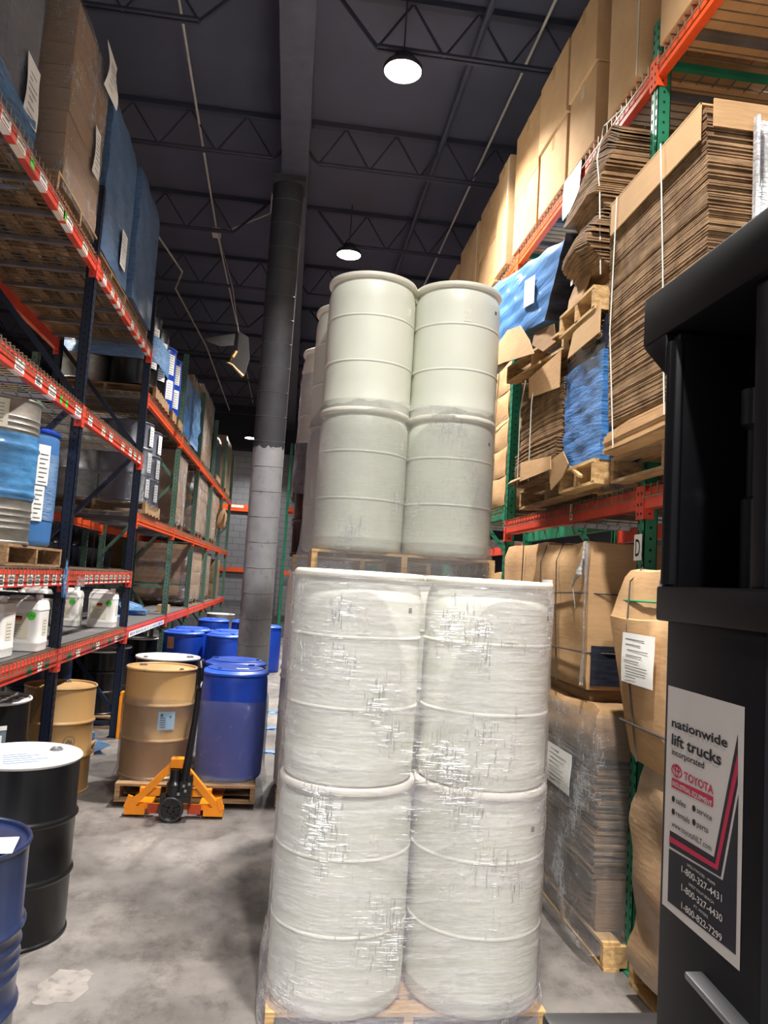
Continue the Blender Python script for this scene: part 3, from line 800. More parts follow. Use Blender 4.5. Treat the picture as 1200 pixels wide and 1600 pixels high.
# ------------------------------------------------------------------ left rack, near (dark blue) and far (green)
blue = rack('dark blue upright pallet rack on the left with orange beams', -1.76, -1, [3.88,6.45,9.02], 5.05, 'blue_post',
     [(0,[3.17],'red_orange','wire'),(1,[3.17],'red_orange','wire'),(0,[4.42],'red_orange','wire'),(1,[4.42],'red_orange','wire'),
      (0,[1.83],'red_orange','wire'),(1,[1.83],'red_orange','wire'),(0,[1.20],'red_orange','both'),(1,[1.20],'red_orange','both')])
Q = random.Random(11)
for z, ys, mats, w, h, ln, wr in [
    (1.83, [4.55,4.85,5.02,5.20,5.38,5.56,5.72,5.92,6.12,6.32], ['paper'], .11, .075, 3, False),
    (1.83, [7.05,7.22,7.42,7.62,7.80,8.0,8.2,8.42,8.62,8.84], ['paper'], .10, .075, 3, False),
    (3.17, [4.95,5.62,6.30], ['paper'], .17, .075, 2, True), (3.17, [5.32], ['paper'], .14, .07, 4, False),
    (3.17, [5.84,5.98], ['green_dot'], .06, .06, 0, False),
    (3.17, [6.68,7.15,7.45,7.98,8.35,8.6,8.85], ['paper','paper_cream'], .13, .075, 2, False),
    (4.42, [4.35,4.60,5.02,5.42,5.62,6.05], ['paper','paper_cream'], .15, .06, 2, True), (4.42, [4.80,5.50], ['green_dot'], .07, .06, 0, False),
    (4.42, [6.70,7.0,7.25,7.45,7.9,8.2,8.5,8.8], ['paper','paper_cream'], .12, .06, 2, True),
    (1.20, [5.75,5.98,6.15], ['green_label','paper'], .10, .06, 0, False),
    (1.20, [6.75,7.02,7.55,7.72,8.2,8.5,8.72], ['green_label','paper'], .12, .06, 0, False)]:
    for n, y in enumerate(ys):
        m = MB(); x = .0048; zz = z-.110; mat = mats[n % len(mats)]
        y0 = y-w/2-3.88; o = Vector((x, y0, zz+.004)); U = Vector((0,w,0)); V = Vector((0,0,h))
        m.panel(o, U, V, .0008, 0)
        for i in range(ln):
            f = .76-.56*i/max(1, ln-1); m.panel(o+U*.12+V*(f-.06)+Vector((.0011,0,0)), U*Q.uniform(.6,.76), V*.13, .0004, 1)
        if wr: m.box(-.038, x, y0, y0+w, z-.1168, z-.1152, 0)
        m.build('label', [mat, 'ink'], blue)
gd = MB(); gd.box(.012,.10,5.08,5.20,0,.50); gd.box(.012,.02,5.05,5.23,0,.46)
gd.build('post_guard', 'yellow', blue)
green = rack('green upright pallet rack continuing down the left side', -1.76, -1, [9.02,11.9,14.4,17.0,19.6,22.2], 5.2, 'pale_green',
     [(0,[2.5,3.9],'orange','wire'),(1,[2.5,3.9],'orange','wire'),(2,[2.5,3.9],'orange','wire'),(3,[2.5,3.9],'orange','wire'),(4,[2.5,3.9],'orange','wire'),
      (0,[1.2],'red_orange','board'),(1,[1.2],'red_orange','board'),(2,[1.2],'red_orange','board'),(3,[1.2],'red_orange','board'),(4,[1.2],'red_orange','board')], skip=(0,))
m = MB()
m.panel((.0048,.15,1.088), (0,2.5,0), (0,0,.06), .0008, 0)
for i in range(26): m.panel((.006,.2+.09*i+Q.uniform(0,.02),1.10), (0,Q.uniform(.02,.06),0), (0,0,.035), .0004, 1)
M['blue_ink'] = paint('blue_ink', (70,120,170), .7, var=0)
m.build('blue_print_strip', ['paper', 'blue_ink'], green)
backr = rack('second row of racking standing back to back behind the left rack', -2.92, -1, [6.0,8.8,11.6,14.4,17.2], 4.2, 'pale_green',
     [(i,[1.83,2.62],'red_orange','board') for i in range(4)])

# ------------------------------------------------------------------ right rack and far racks
right = rack('green upright pallet rack on the right with orange beams', 1.86, 1, [1.28,3.92,6.56,9.2,11.84], 5.18, 'green_post',
     [(0,[2.49],'red_orange','wire'),(1,[2.49],'red_orange','wire'),(2,[2.62],'green_post','wire'),(3,[2.49],'red_orange','wire'),
      (0,[4.94],'orange','wire'),(1,[4.94],'orange','wire'),(2,[4.94],'orange','wire'),(3,[4.94],'orange','wire')])
pl = MB(); pl.panel((-.012,2.64+.045,2.10), (0,-.09,0), (0,0,.14), .002, 0)
dpl = pl.build('letter_plate', 'paper', right); dpl['label'] = 'white plate with the black letter D'
text('plate_letter', 'D', 'black_ink', (-.0145,2.64+.028,2.123), (0,-1,0), (0,0,1), .055, .095, dpl, .01)
for y, z in ((2.45,2.385),(4.95,2.39)):
    m = MB(); m.panel((-.0065,y-1.28+.02,z), (0,-.05,0), (0,0,.11), .001, 0); m.panel((-.0078,y-1.28+.005,z+.015), (0,-.02,0), (0,0,.02), .0005, 1)
    m.build('tag', ['paper_cream','ink'], right)
def cross_rack(label, x0, x1, y, levels, H=5.9):
    t = thing('pallet_rack', label, 'pallet rack', (x0, y, 0))
    for x in ((0, x1-x0)):
        for d in (0, .9):
            MB().box(x-.04,x+.04,d-.035,d+.035,0,H).build('upright_post', 'green_post', t)
    for z in levels:
        for d in (-.04, .94):
            MB().box(.04, x1-x0-.04, d-.022, d+.022, z-.12, z).build('beam', 'orange', t)
    return t
fr1 = cross_rack('green and orange rack across the end wall, left of the column', -3.6, -.75, 23.5, (3.95, 2.05))
fr2 = cross_rack('green and orange rack across the end wall, right of the column', -.17, 2.6, 23.2, (3.95, 2.05))
m = MB(); m.panel((1.7,-.0635,3.86), (.42,0,0), (0,0,.075), .001); m.build('label', 'paper_cream', fr1)

# ------------------------------------------------------------------ the white drum stacks
def quad_of(cx, cy, dx=.305, dy=.3025): return [(cx-dx,cy-dy),(cx+dx,cy-dy),(cx-dx,cy+dy),(cx+dx,cy+dy)]
A = quad_of(.635, 3.845); Bq = [(.439,5.10),(1.031,5.10),(.375,5.70),(.985,5.70)]; Cq = quad_of(.600, 7.08, .305, .30)
Kind(lambda: make_pallet(1.2, 1.02, .117))((.635,3.845,0), 0, 'wooden pallet under the front wrapped white drums')
pallet((.735,5.4,0), 0, 'wooden pallet on the floor under the tall four-high drum stack')
pallet((.735,5.4,1.945), 0, 'wooden pallet carried on white drums, under the two upper drum tiers')
pallet((.625,7.08,0), 0, 'wooden pallet under the third drum stack down the aisle'); pallet((.625,7.08,1.945), 0, 'wooden pallet between tiers of the third drum stack')
side = ['front left','front right','back left','back right']
P = .895
GL = 'white plastic drums'
for k, (x, y) in enumerate(A):
    for tier, z in ((0,.118),(1,.142+P)):
        o = white_drum((x,y,z), (0,.12,2,3)[k]+(.35 if tier == 0 and k == 0 else 0)-(.25 if tier == 0 and k == 1 else 0), '%s white plastic drum in the %s tier of the nearest wrapped load' % (side[k], ('bottom','upper')[tier]), GL)
        o.scale = (1.035, 1.035, 1.02) if tier == 0 else (1.015, 1.015, 1)
for k, (x, y) in enumerate(Bq):
    for tier, z in ((0,.142),(1,.142+P)):
        white_drum((x,y,z), k, '%s white plastic drum, tier %s from the floor in the stack behind' % (side[k], ('one','two')[tier]), GL)
    for tier, z in ((2,2.087),(3,2.087+P)):
        white_drum((x,y,z), (.9,.05,1.9,3)[k], '%s white plastic drum in the %s tier of the tallest stack' % (side[k], ('wrapped third','bare topmost')[tier-2]), GL)
for k, (x, y) in enumerate(Cq):
    for tier, z in ((0,.142),(1,.142+P)):
        white_drum((x,y,z), k, '%s white plastic drum, tier %s, in the third stack away' % (side[k], ('one','two')[tier]), GL)
    steel_drum('%s black drum wrapped in dark film under white drums' % side[k], 'black_steel', 'black_steel', group='black drums in the third stack', loc=(x,y,2.087))
    white_drum((x,y,2.087+.885), k, '%s white plastic drum wrapped atop the black drums' % side[k], GL)
lv = [(.02,.04),(.06,.038),(.10,.034),(.16,.024)]+[(.2+.05*i,.012) for i in range(16)]+[(1.0,.014),(1.035,.014),(1.08,.008)]+[(1.13+.05*i,.007) for i in range(15)]+[(1.88,.008),(1.92,.011)]
drum_wrap('stretch_wrap', 'clear stretch film wound around the nearest white drums', A, lv, 'film_front', 1, .2905)
lv = [(1.93,.06),(1.97,.055),(2.03,.05),(2.08,.035),(2.14,.022)]+[(2.2+.06*i,.014) for i in range(12)]+[(2.93,.012),(2.97,.013),(3.02,.004),(3.06,-.002)]
drum_wrap('stretch_wrap', 'clear stretch film around the third tier of the tall stack', Bq, lv, 'film', 2, .289)
drum_wrap('stretch_wrap', 'dark film band around the black drums under white drums', Cq, [(2.62+.04*i,.008+.006*(i % 2)) for i in range(12)], 'film_dark', 3, .296, .01)
drum_wrap('stretch_wrap', 'clear film around the top drums of the third stack', Cq, [(3.08+.06*i,.008) for i in range(11)], 'film', 4, .291, .007)

# ------------------------------------------------------------------ pallet jack load on the left
PZ = .047
small_pallet((-.70,6.95,PZ), .03, 'pallet lifted on the jack under the tan and blue drums')
td = steel_drum('tan steel drum on the jacked pallet beside the blue drum', 'tan_steel', 'tan_lid', loc=(-1.005,6.83,PZ+.142), rz=2.2)
m = MB(); m.patch((0,0,0), .288, -PI/2+.15-2.2, -PI/2+.62-2.2, .40, .545, 0, 6)
M['label_blue'] = paint('pale_blue_label', (168,206,226), .5, var=.06)
for i in range(5): m.patch((0,0,0), .2895, -PI/2+.2-2.2, -PI/2+.36-2.2, .42+.018*i, .426+.018*i, 1, 2)
m.patch((0,0,0), .2895, -PI/2+.46-2.2, -PI/2+.53-2.2, .500, .512, 1, 2); m.patch((0,0,0), .2895, -PI/2+.21-2.2, -PI/2+.28-2.2, .505, .53, 1, 2)
m.build('label', ['label_blue','ink'], td)
bd = blue_drum((-.385,6.80,PZ+.142), .5, 'bright blue plastic drum on the jacked pallet, nearest the viewer')
steel_drum('black drum with white lid behind the tan drum', 'black_steel', 'white_lid', loc=(-1.05,7.44,PZ+.142), H=.9)
blue_drum((-.42,7.42,PZ+.142), 2.6, 'blue plastic drum behind the blue drum on the jacked pallet')
JQ = [(-1.005,6.83),(-.385,6.80),(-1.05,7.44),(-.42,7.42)]
drum_wrap('stretch_wrap', 'clear film around the lower half of the jacked pallet load', JQ, [(PZ+.10,.04),(PZ+.15,.025)]+[(.25+.045*i,.008) for i in range(13)]+[(.84,.004)], 'film_hazy', 6, .292, .003)
notice('paper_slip', (-.36,6.62,PZ+.142+.9075), (.10,.03,0), (-.02,.08,0), None, lines=3, seed=2); tag(bpy.data.objects['paper_slip'], 'white paper slip lying on the blue drum lid', 'paper')
# the jack itself
j = thing('pallet_jack', 'orange hand pallet jack with black handle under the drums', 'pallet jack', (-.735,6.27,0))
m = MB()
for s in (-1, 1):
    m.box(min(s*.18,s*.34), max(s*.18,s*.34), .02, 1.15, .070, .090)      # fork top, slid into the pallet
m.build('fork', 'jack', j)
m = MB()
for s in (-1, 1):
    m.bar((s*.345,-.03,.06), (s*.035,-.05,.40), .05, .055, 0, (0,1,0)); m.box(min(s*.22,s*.37), max(s*.22,s*.37), -.06, .03, .02, .085)
    m.bar((s*.36,-.055,.07), (s*.33,-.055,.16), .04, .02, 0, (0,1,0)); m.box(min(s*.12,s*.27), max(s*.12,s*.27), -.045, .01, .16, .215)
m.box(-.36,.36,-.04,-.015,.06,.10); m.box(-.05,.06,-.10,.0,.385,.45)
m.build('frame', 'jack', j)
m = MB()
for s in (-1, 1): m.box(min(s*.10,s*.20), max(s*.10,s*.20), -.066,-.045,.035,.10)
m.build('stop_plate', 'jack_red', j)
m = MB(); m.lathe([(.058,.14),(.062,.16),(.062,.27),(.05,.285),(.042,.30),(.042,.38)], 20, (-.005,-.10,0)); m.box(-.10,.13,-.155,-.05,.14,.185); m.box(.04,.13,-.15,-.06,.185,.30)
m.lathe([(.03,0),(.03,.05)], 12, (.10,-.11,.29)); m.build('pump', 'black_metal', j)
m = MB()
for c in ((.035,-.165,.21),(.07,-.165,.27),(.11,-.165,.285),(.085,-.168,.235)): m.obox(c, (.009,0,0), (0,.006,0), (0,0,.009))
m.build('bolt', 'bright_steel', j)
m = MB(); m.tube([(.06,-.12,.22),(.08,-.115,.45),(.105,-.10,.75),(.118,-.095,1.0)], [.034,.03,.024,.022], 12)
m.tube([(.118,-.095,.98),(.12,-.18,1.03),(.122,-.19,1.16),(.124,-.15,1.20),(.125,-.04,1.20),(.124,.0,1.16),(.122,.01,1.03),(.118,-.095,.98)], .014, 8, 0, False)
m.build('handle', 'black_metal', j)
w = MB()
def wheel_part(prof, mi):
    q = MB().lathe(prof, 32, cap0=False, cap1=False); w.add([(x-.012, -.15+z, .093+y) for x, y, z in q.v], q.f, mi)
wheel_part([(.075,-.022),(.088,-.026),(.093,-.018),(.093,.018),(.088,.026),(.075,.022)], 0)
for g in (-1, 1): wheel_part([(.002,g*.03),(.018,g*.03),(.022,g*.024),(.03,g*.014),(.06,g*.014),(.075,g*.022)], 1)
for k in range(5):
    a = 2*PI*k/5+.3
    w.bar((-.012+.02*math.cos(a), -.170, .093+.02*math.sin(a)), (-.012+.072*math.cos(a), -.170, .093+.072*math.sin(a)), .012, .012, 1, (0,1,0))
w.build('wheel', ['rubber','black_metal'], j)
# ------------------------------------------------------------------ drums on the floor, left
blk = steel_drum('black steel drum with scuffed white lid, nearest on the left floor', 'black_steel', 'white_lid', loc=(-1.30,4.31,0), rz=.55, H=.89, r=.282)
M['lid_print'] = paint('lid_print', (120,140,165), .6, var=.1)
m = MB(); q = random.Random(8)
for i in range(5): m.box(-.13+.01*i, .02+q.uniform(0,.08), -.14+.045*i, -.125+.045*i, .8775, .8785)
m.build('lid_print', 'lid_print', blk)
steel_drum('dark blue ribbed steel drum at the left edge, nearest the viewer', 'navy_steel', 'navy_steel', loc=(-1.155,3.02,0), rz=1.0, ribs='mid', bung='navy_steel')
notice('paper_sheet', (-1.06,2.87,.8812), (.18,.03,0), (-.03,.165,0), None, lines=9, seed=12, mat='paper'); tag(bpy.data.objects['paper_sheet'], 'printed white sheet lying on the dark blue ribbed drum', 'paper')
dk = steel_drum('black drum with silver lid and pouch under the lowest shelf', 'black_steel', 'white_lid', loc=(-2.07,5.92,0), H=.9)
m = MB(); m.patch((0,0,0), .290, -PI/2-.1, -PI/2+.82, .50, .74, 0, 8); m.patch((0,0,0), .2925, -PI/2-.1, -PI/2+.82, .715, .745, 1, 8); m.patch((0,0,0), .2925, -PI/2+.22, -PI/2+.72, .53, .68, 1, 6)
for i in range(6): m.patch((0,0,0), .2945, -PI/2+.28, -PI/2+.62, .55+.018*i, .556+.018*i, 2, 4)
M['pouch'] = paint('clear_pouch', (112,124,138), .2, var=.15)
m.build('document_pouch', ['pouch','paper','grey_ink'], dk)
scrap('plastic_scrap', 'crumpled clear plastic resting on the silver drum lid', (-2.1,5.72,.897), (.17,.10,.022), 'film_hazy', 3)
tn = steel_drum('tan steel drum under the rack behind the first blue post', 'tan_steel', 'tan_lid', loc=(-1.84,6.92,0), rz=1.2, H=.87, r=.284)
m = MB()
c = -PI/2+.62-1.2
for k in range(20):
    a = 2*PI*k/20; b2 = 2*PI*(k+1)/20
    m.patch((0,0,0), .2855, c+.16*math.cos(a)-.012, c+.16*math.cos(a)+.012, .44+.045*math.sin(a)-.0035, .44+.045*math.sin(a)+.0035, 0, 1)
for da, z in ((-.08,.43),(-.05,.44),(-.03,.452),(0,.44),(.03,.43),(.05,.445),(.08,.43),(-.12,.372),(-.06,.37),(.0,.372),(.06,.37),(.12,.372)):
    m.patch((0,0,0), .2855, c+da-.02, c+da+.02, z-.005, z+.005, 0, 2)
m.build('stencilled_mark', 'ink', tn)
old_pallet((-2.30,7.60,0), PI/2, 'worn pallet on the floor under the rack behind the tan drum')
steel_drum('dark navy drum standing behind the tan drum under the shelf', 'navy_steel', 'white_lid', loc=(-2.27,7.75,.142))
def small_drum(x, y, z, lab): return steel_drum(lab, 'black_steel', 'white_lid', H=.74, r=.235, loc=(x,y,z), rz=x*9)
old_pallet((-2.35,9.95,0), 0, 'worn pallet under the small black drums below the green rack')
small_drum(-2.16,9.72,.142, 'small black drum with white lid, right behind the second blue post')
small_drum(-2.67,9.75,.142, 'small black drum with white lid deepest under the shelf')
small_drum(-2.15,10.24,.142, 'small black drum with white lid, second under the green rack')
small_drum(-2.66,10.26,.142, 'small black drum deep under the shelf in the second row')
old_pallet((-2.3,11.9,0), 0, 'worn pallet under drums further down below the green rack')
small_drum(-2.05,11.65,.142, 'small black drum with white lid beside the far blue drums')
small_drum(-2.57,11.66,.142, 'small black drum farthest under the shelf')
steel_drum('black drum with white lid under the last visible shelf board', 'black_steel', 'white_lid', loc=(-2.5,12.9,0))
small_drum(-2.62,8.5,0, 'small black drum with white lid alone on the floor deep below the shelf')
scrap('plastic_scrap', 'blue crumpled film lying under the rack by the post guard', (-2.1,8.35,0), (.28,.3,.16), 'film_blue', 5)
# far blue drums past the jack
pallet((-1.08,11.45,0), .1, 'pallet under the far blue drums left of the column')
for x, y, lb in ((-1.40,11.28,'far blue plastic drum nearest the green rack, with tan label'),(-.80,11.12,'far blue plastic drum just left of the column base'),(-1.36,11.88,'far blue plastic drum in the second row, by the rack'),(-.78,11.72,'far blue plastic drum in the second row, by the column')):
    o = blue_drum((x,y,.142), y, lb)
    if 'tan' in lb:
        m = MB(); m.patch((0,0,0), .2825, -PI/2-y-.75, -PI/2-y-.35, .66, .82, 0, 4); m.build('label', 'card', o)
pallet((-.95,14.6,0), 0, 'pallet under the dark blue drums farther along')
for x, y, lb in ((-1.28,14.4,'blue plastic drum with white label in the third far group'),(-.68,14.4,'blue plastic drum hidden behind the column in the third far group'),(-.33,15.6,'blue plastic drum standing alone right of the column')):
    o = blue_drum((x,y,.142 if x < -.5 else 0), 1, lb)
    if 'label' in lb:
        m = MB(); m.patch((0,0,0), .2835, -PI/2-1-.1, -PI/2-1+.12, .68, .72, 0, 3); m.build('label', 'paper', o)
steel_drum('grey metal drum standing farthest away beside the column', 'galvanised', 'white_lid', loc=(-1.35,16.7,.142))
pallet((-1.3,16.7,0), 0, 'pallet under the grey metal drum far away')
scrap('plastic_scrap', 'blue crumpled film hanging by the far blue drums', (-.72,14.0,.75), (.10,.10,.26), 'film_blue_strong', 6)
for k, (x, y) in enumerate(((-.08,9.8),(.0,8.5),(-.02,11.0))):
    scrap('plastic_scrap', ('blue film shred on the floor beside the column','thin blue film shred on the floor near the blue drums','small film shred on the floor further down the aisle')[k], (x,y,0), (.13,.04,.012), 'film_blue_strong', 20+k)

# ------------------------------------------------------------------ jugs on the lowest shelf
JL = ['white jug at the left edge of the lowest shelf','white jug with large green dot left of the first blue post','white jug with green dot, in the gap right of the first blue post','white jug with green dot beside the second blue post',
      'white jug half hidden behind the first blue post','tall white jug at the back left of the lowest shelf','white jug at the back, seen over the green dotted jug','white jug at the back corner near the first post']
JP = [(-2.0,5.58,-.05),(-1.925,6.10,.02),(-2.31,8.62,.02),(-1.955,8.68,.04),(-2.62,8.55,0),(-2.45,6.05,.0),(-2.30,6.85,.03),(-2.62,7.25,.0)]
for (x, y, r), l in zip(JP, JL): jug((x,y,1.2262), r, l, 'white jugs on the lowest shelf')

# ------------------------------------------------------------------ second shelf: wrapped drums on a pallet
old_pallet((-2.30,5.78,1.856), PI/2, 'pallet under the blue wrapped drums on the second shelf')
gdz = 1.998
gv = steel_drum('galvanised ribbed drum wrapped in blue film on the second shelf', 'galvanised', 'galvanised', loc=(-2.075,5.50,gdz), rz=.4, H=.98, ribs=True)
m = MB(); m.patch((0,0,0), .301, -PI/2+.05-.4, -PI/2+.62-.4, .76, .95, 0, 6)
for i in range(6): m.patch((0,0,0), .3015, -PI/2+.12-.4, -PI/2+.52-.4, .79+.024*i, .797+.024*i, 1, 4)
m.build('label', ['paper_cream','grey_ink'], gv)
lb = Kind(lambda: make_blue_drum('light_blue_poly', 'blue_poly', H=.92))((-2.10,6.10,gdz), 0, 'light blue plastic drum with paper labels on the second shelf')
m = MB()
for a0, a1, z0, z1 in ((-.78,-.42,.46,.76),(-1.18,-.84,.20,.46),(-.82,-.50,.19,.45)):
    m.patch((0,0,0), .289, a0, a1, z0, z1, 0, 5, .0015)
    for i in range(7): m.patch((0,0,0), .291, a0+.06, a1-.06-.08*(i % 3 == 1), z0+.02+.034*i, z0+.027+.034*i, 1, 3)
m.build('label', ['paper','ink'], lb)
steel_drum('galvanised drum behind, at the back of the second shelf', 'galvanised', 'galvanised', loc=(-2.70,5.5,gdz))
steel_drum('black drum at the back of the second shelf', 'black_steel', 'white_lid', loc=(-2.71,6.09,gdz))
def sleeve(x, y, z, prof, mat, label):
    o = MB().lathe(prof, 48, cap0=False, cap1=False).build('stretch_wrap', mat, None, (x,y,z), sharp=180); return tag(o, label, 'stretch film')
sleeve(-2.075, 5.50, gdz, [(.292,.30),(.294,.325),(.304,.338),(.294,.352),(.292,.37),(.293,.5),(.293,.60),(.294,.63),(.305,.65),(.295,.67),(.292,.69),(.293,.74)], 'film_blue_smooth', 'blue film band around the galvanised drum on the second shelf')
sleeve(-2.10, 6.10, gdz, [(.2855,.20),(.286,.3),(.2865,.5),(.2855,.70)], 'film_blue', 'blue film band around the light blue drum on the second shelf')
for k, (p, s2) in enumerate((((-1.745,6.37,1.62), (.012,.05,.17)), ((-1.735,6.78,1.70), (.03,.05,.05)))):
    scrap('plastic_scrap', ('blue film strip hanging off the second shelf beam','clear film shred caught on the second shelf beam')[k], p, s2, ('film_blue','film')[k], 30+k)

# ------------------------------------------------------------------ green rack loads: drums
z = 3.93
old_pallet((-2.33,9.86,z), 0, 'pallet under the black labelled drums on the top green level')
old_pallet((-2.33,11.2,z), 0, 'pallet under the blue labelled drums on the top green level')
TD = [(-2.06,9.56,'black'),(-2.06,10.16,'black'),(-2.65,9.56,'galv'),(-2.65,10.16,'black'),(-2.06,10.88,'blue'),(-2.06,11.46,'blue')]
TL = ['black drum with tall white labels, nearest on the top green level','black drum with tall white labels, second on the top green level','silver drum behind the black ones on the top green level','black drum behind, at the back of the top green level','blue drum with white labels, first on the top green level','blue drum with white labels, last on the top green level']
def side_labels(o, r, sets, rz=0):
    m = MB(); q = random.Random(int(o.location.y*100))
    for a0, a1, z0, z1 in sets:
        m.patch((0,0,0), r, a0-rz, a1-rz, z0, z1, 0, 4, .0015)
        n = int((z1-z0)/.035)
        for i in range(n): m.patch((0,0,0), r+.002, a0-rz+.05, a1-rz-.05-q.uniform(0,.12), z0+.015+.034*i, z0+.022+.034*i, 1, 2)
    m.build('label', ['paper','ink'], o)
for (x, y, c), l in zip(TD, TL):
    if c == 'blue': o = blue_drum((x,y,z+.142), 1.3, l); side_labels(o, .284, [(-.85,-.3,.50,.78),(-.75,-.25,.15,.42)], 1.3)
    else:
        o = steel_drum(l, 'black_steel' if c == 'black' else 'galvanised', 'black_steel' if c == 'black' else 'galvanised', loc=(x,y,z+.142), H=.89)
        if x > -2.3: side_labels(o, .305, [(-.95,-.35,.22,.72)])
drum_wrap('stretch_wrap', 'blue film band around the black drums on the top green level', [(p[0],p[1]) for p in TD[:4]], [(z+.142+.30+.04*i,.008+.003*(i % 2)) for i in range(9)], 'film_blue_strong', 12, .300, .004)
z = 2.53
old_pallet((-2.33,9.86,z), 0, 'pallet under the film wrapped grey drums on the middle green level')
GD = [(-2.05,9.56,'grey_steel','grey drum with white labels, nearest on the middle green level'),(-2.05,10.16,'grey_steel','grey drum with white labels, second on the middle green level'),(-2.66,9.56,'galvanised','silver drum at the back of the middle green level'),(-2.66,10.16,'grey_steel','grey drum at the back of the middle green level')]
for x, y, c, l in GD:
    o = steel_drum(l, c, c, loc=(x,y,z+.142), H=.96)
    if x > -2.3: side_labels(o, .302, [(-.40,-.05,.68,.92),(-.40,-.05,.36,.60),(-.40,-.05,.06,.28)])
drum_wrap('stretch_wrap', 'clear film around the grey drums on the middle green level', [(a,b) for a,b,_,_ in GD], [(z+.10,.03),(z+.14,.02)]+[(z+.19+.06*i,.01) for i in range(11)], 'film_hazy', 14, .300, .006)

# ------------------------------------------------------------------ cartons on pallets
def carton_load(tagname, x0, x1, y0, y1, z0, z1, nx, ny, nz, mat, where, wrap=None, wrap_label=None, gap=.004, seed=0, pal=True, group=None, notices=(), tape=True):
    q = random.Random(seed)
    w, d, h = (x1-x0)/nx, (y1-y0)/ny, (z1-z0)/nz
    proto = Kind(lambda: make_carton(w-gap, d-gap, h-gap*.5, mat, 'carton', tape))
    for k in range(nz):
        for j in range(ny):
            for i in range(nx):
                aisle = (i == nx-1) if x0 < 0 else (i == 0)
                if not (aisle or j == 0 or k == nz-1): continue
                proto((x0+w*(i+.5)+q.uniform(-.004,.004), y0+d*(j+.5), z0+h*k), 0, where, group or where)
    if wrap:
        o = box_wrap('stretch_wrap', wrap_label, x0, x1, y0, y1, z0-.06, z1+.01, wrap, seed, rough=.006, e=.012)
    for n, (p, u, v) in enumerate(notices):
        pass

# top shelf of the blue rack
z = 4.452
M['film_tint'] = film('bluish_stretch_film', (.72,.82,.95,1), .30, (.36,.48,.66,1), .5, .18)
old_pallet((-2.40,4.80,z), PI/2, 'pallet under the bluish wrapped carton load, top left corner')
carton_load('a', -2.86, -1.97, 4.20, 5.30, z+.142, 6.25, 2, 2, 3, 'card_mid', 'brown carton in the blue tinted load at the top left corner', 'film_tint', 'bluish clear film round the carton load at the top left corner', seed=21)
box_wrap('stretch_wrap', 'blue film skirt at the foot of the top left carton load', -2.87,-1.955,4.18,5.32,z-.02,z+.42,'film_blue',77,e=.026)
old_pallet((-2.28,5.93,z), PI/2, 'pallet under the brown film wrapped load on the top shelf')
carton_load('b', -2.78, -1.79, 5.46, 6.38, z+.142, 5.95, 1, 1, 8, 'card_mid', 'flat brown carton in the tall brown wrapped load on the top shelf', 'film', 'clear film round the tall brown load on the top shelf', seed=22, tape=False)
def wrapped_load(label, x0, x1, y0, y1, z0, z1, mat, seed, e=.01, rough=.008, lean=(0,0)):
    t = thing('wrapped_load', label, 'wrapped pallet load', ((x0+x1)/2,(y0+y1)/2,z0))
    w, d, h = (x1-x0)/2, (y1-y0)/2, z1-z0
    q = random.Random(seed); ph = [q.uniform(0,6) for _ in range(6)]; rings = []
    n = 16; per = [(-w+2*w*i/n,-d,0,-1) for i in range(n)]+[(w,-d+2*d*i/n,1,0) for i in range(n)]+[(w-2*w*i/n,d,0,1) for i in range(n)]+[(-w,d-2*d*i/n,-1,0) for i in range(n)]
    nz = 18
    for j in range(nz+1):
        s = j/nz; g = []
        for i, (x, y, a, b) in enumerate(per):
            k = rough*(math.sin(i*.8+j*.6+ph[0])*.5+math.sin(i*.45-j*1.1+ph[1])*.5+.4*math.sin(j*2.3+ph[2]))
            c = 1-.05*max(0, s-.9)*10
            g.append((x*c+a*k+lean[0]*s, y*c+b*k+lean[1]*s, h*s+rough*.8*math.sin(i*.7+ph[3])*(s > .95)))
        rings.append(g)
    MB().loft(rings).build('body', mat, t, sharp=50)
    return t
M['wrap_blue'] = paint('blue_film_surface', (84,110,146), .34, var=.3, scale=4, stretch=(3,1.4,9), bump=.35, coat=.25, dirt_or_glint=(124,146,172), dirt_or_glint_at=.60)
M['wrap_blue_bright'] = paint('bright_blue_film_surface', (72,124,184), .42, var=.25, scale=3, stretch=(1.5,1.5,22), bump=.4, coat=.12, dirt_or_glint=(150,180,210), dirt_or_glint_at=.62)
M['wrap_blue_shiny'] = paint('shiny_blue_film_surface', (66,118,180), .2, var=.3, scale=6, stretch=(2,2,12), bump=1.0, coat=.5, dirt_or_glint=(196,212,228), dirt_or_glint_at=.64)  # near-white flecks paint the film's specular speckle into its colour
M['wrap_brown'] = paint('film_over_card_surface', (158,128,98), .34, var=.12, scale=4, stretch=(2,2,8), bump=.35, coat=.25, dirt_or_glint=(196,176,152), dirt_or_glint_at=.66)
M['wrap_dark'] = paint('dark_film_surface', (40,42,52), .26, var=.3, scale=4, stretch=(2,2,10), bump=.4, coat=.3, dirt_or_glint=(84,86,98), dirt_or_glint_at=.68)
for y0, y1, z1, lb, sd in ((6.62,7.66,6.02,'blue film wrapped load on the top shelf, nearer of two',1),(7.80,8.86,6.0,'blue film wrapped load on the top shelf beside the second post',2)):
    old_pallet((-2.32,(y0+y1)/2,z), PI/2, 'pallet under the '+('nearer' if sd == 1 else 'farther')+' blue wrapped load on the top shelf')
    t = wrapped_load(lb, -2.84, -1.80+.03*(sd-1), y0, y1, z+.143, z1, 'wrap_blue', sd)
    xx = (-1.80+.03*(sd-1)+2.84)/2
    if sd == 1: notice('label', (xx+.022, (y1-y0)/2-.42, .12), (0,.22,0), (0,0,.34), t, seed=4, lines=8)
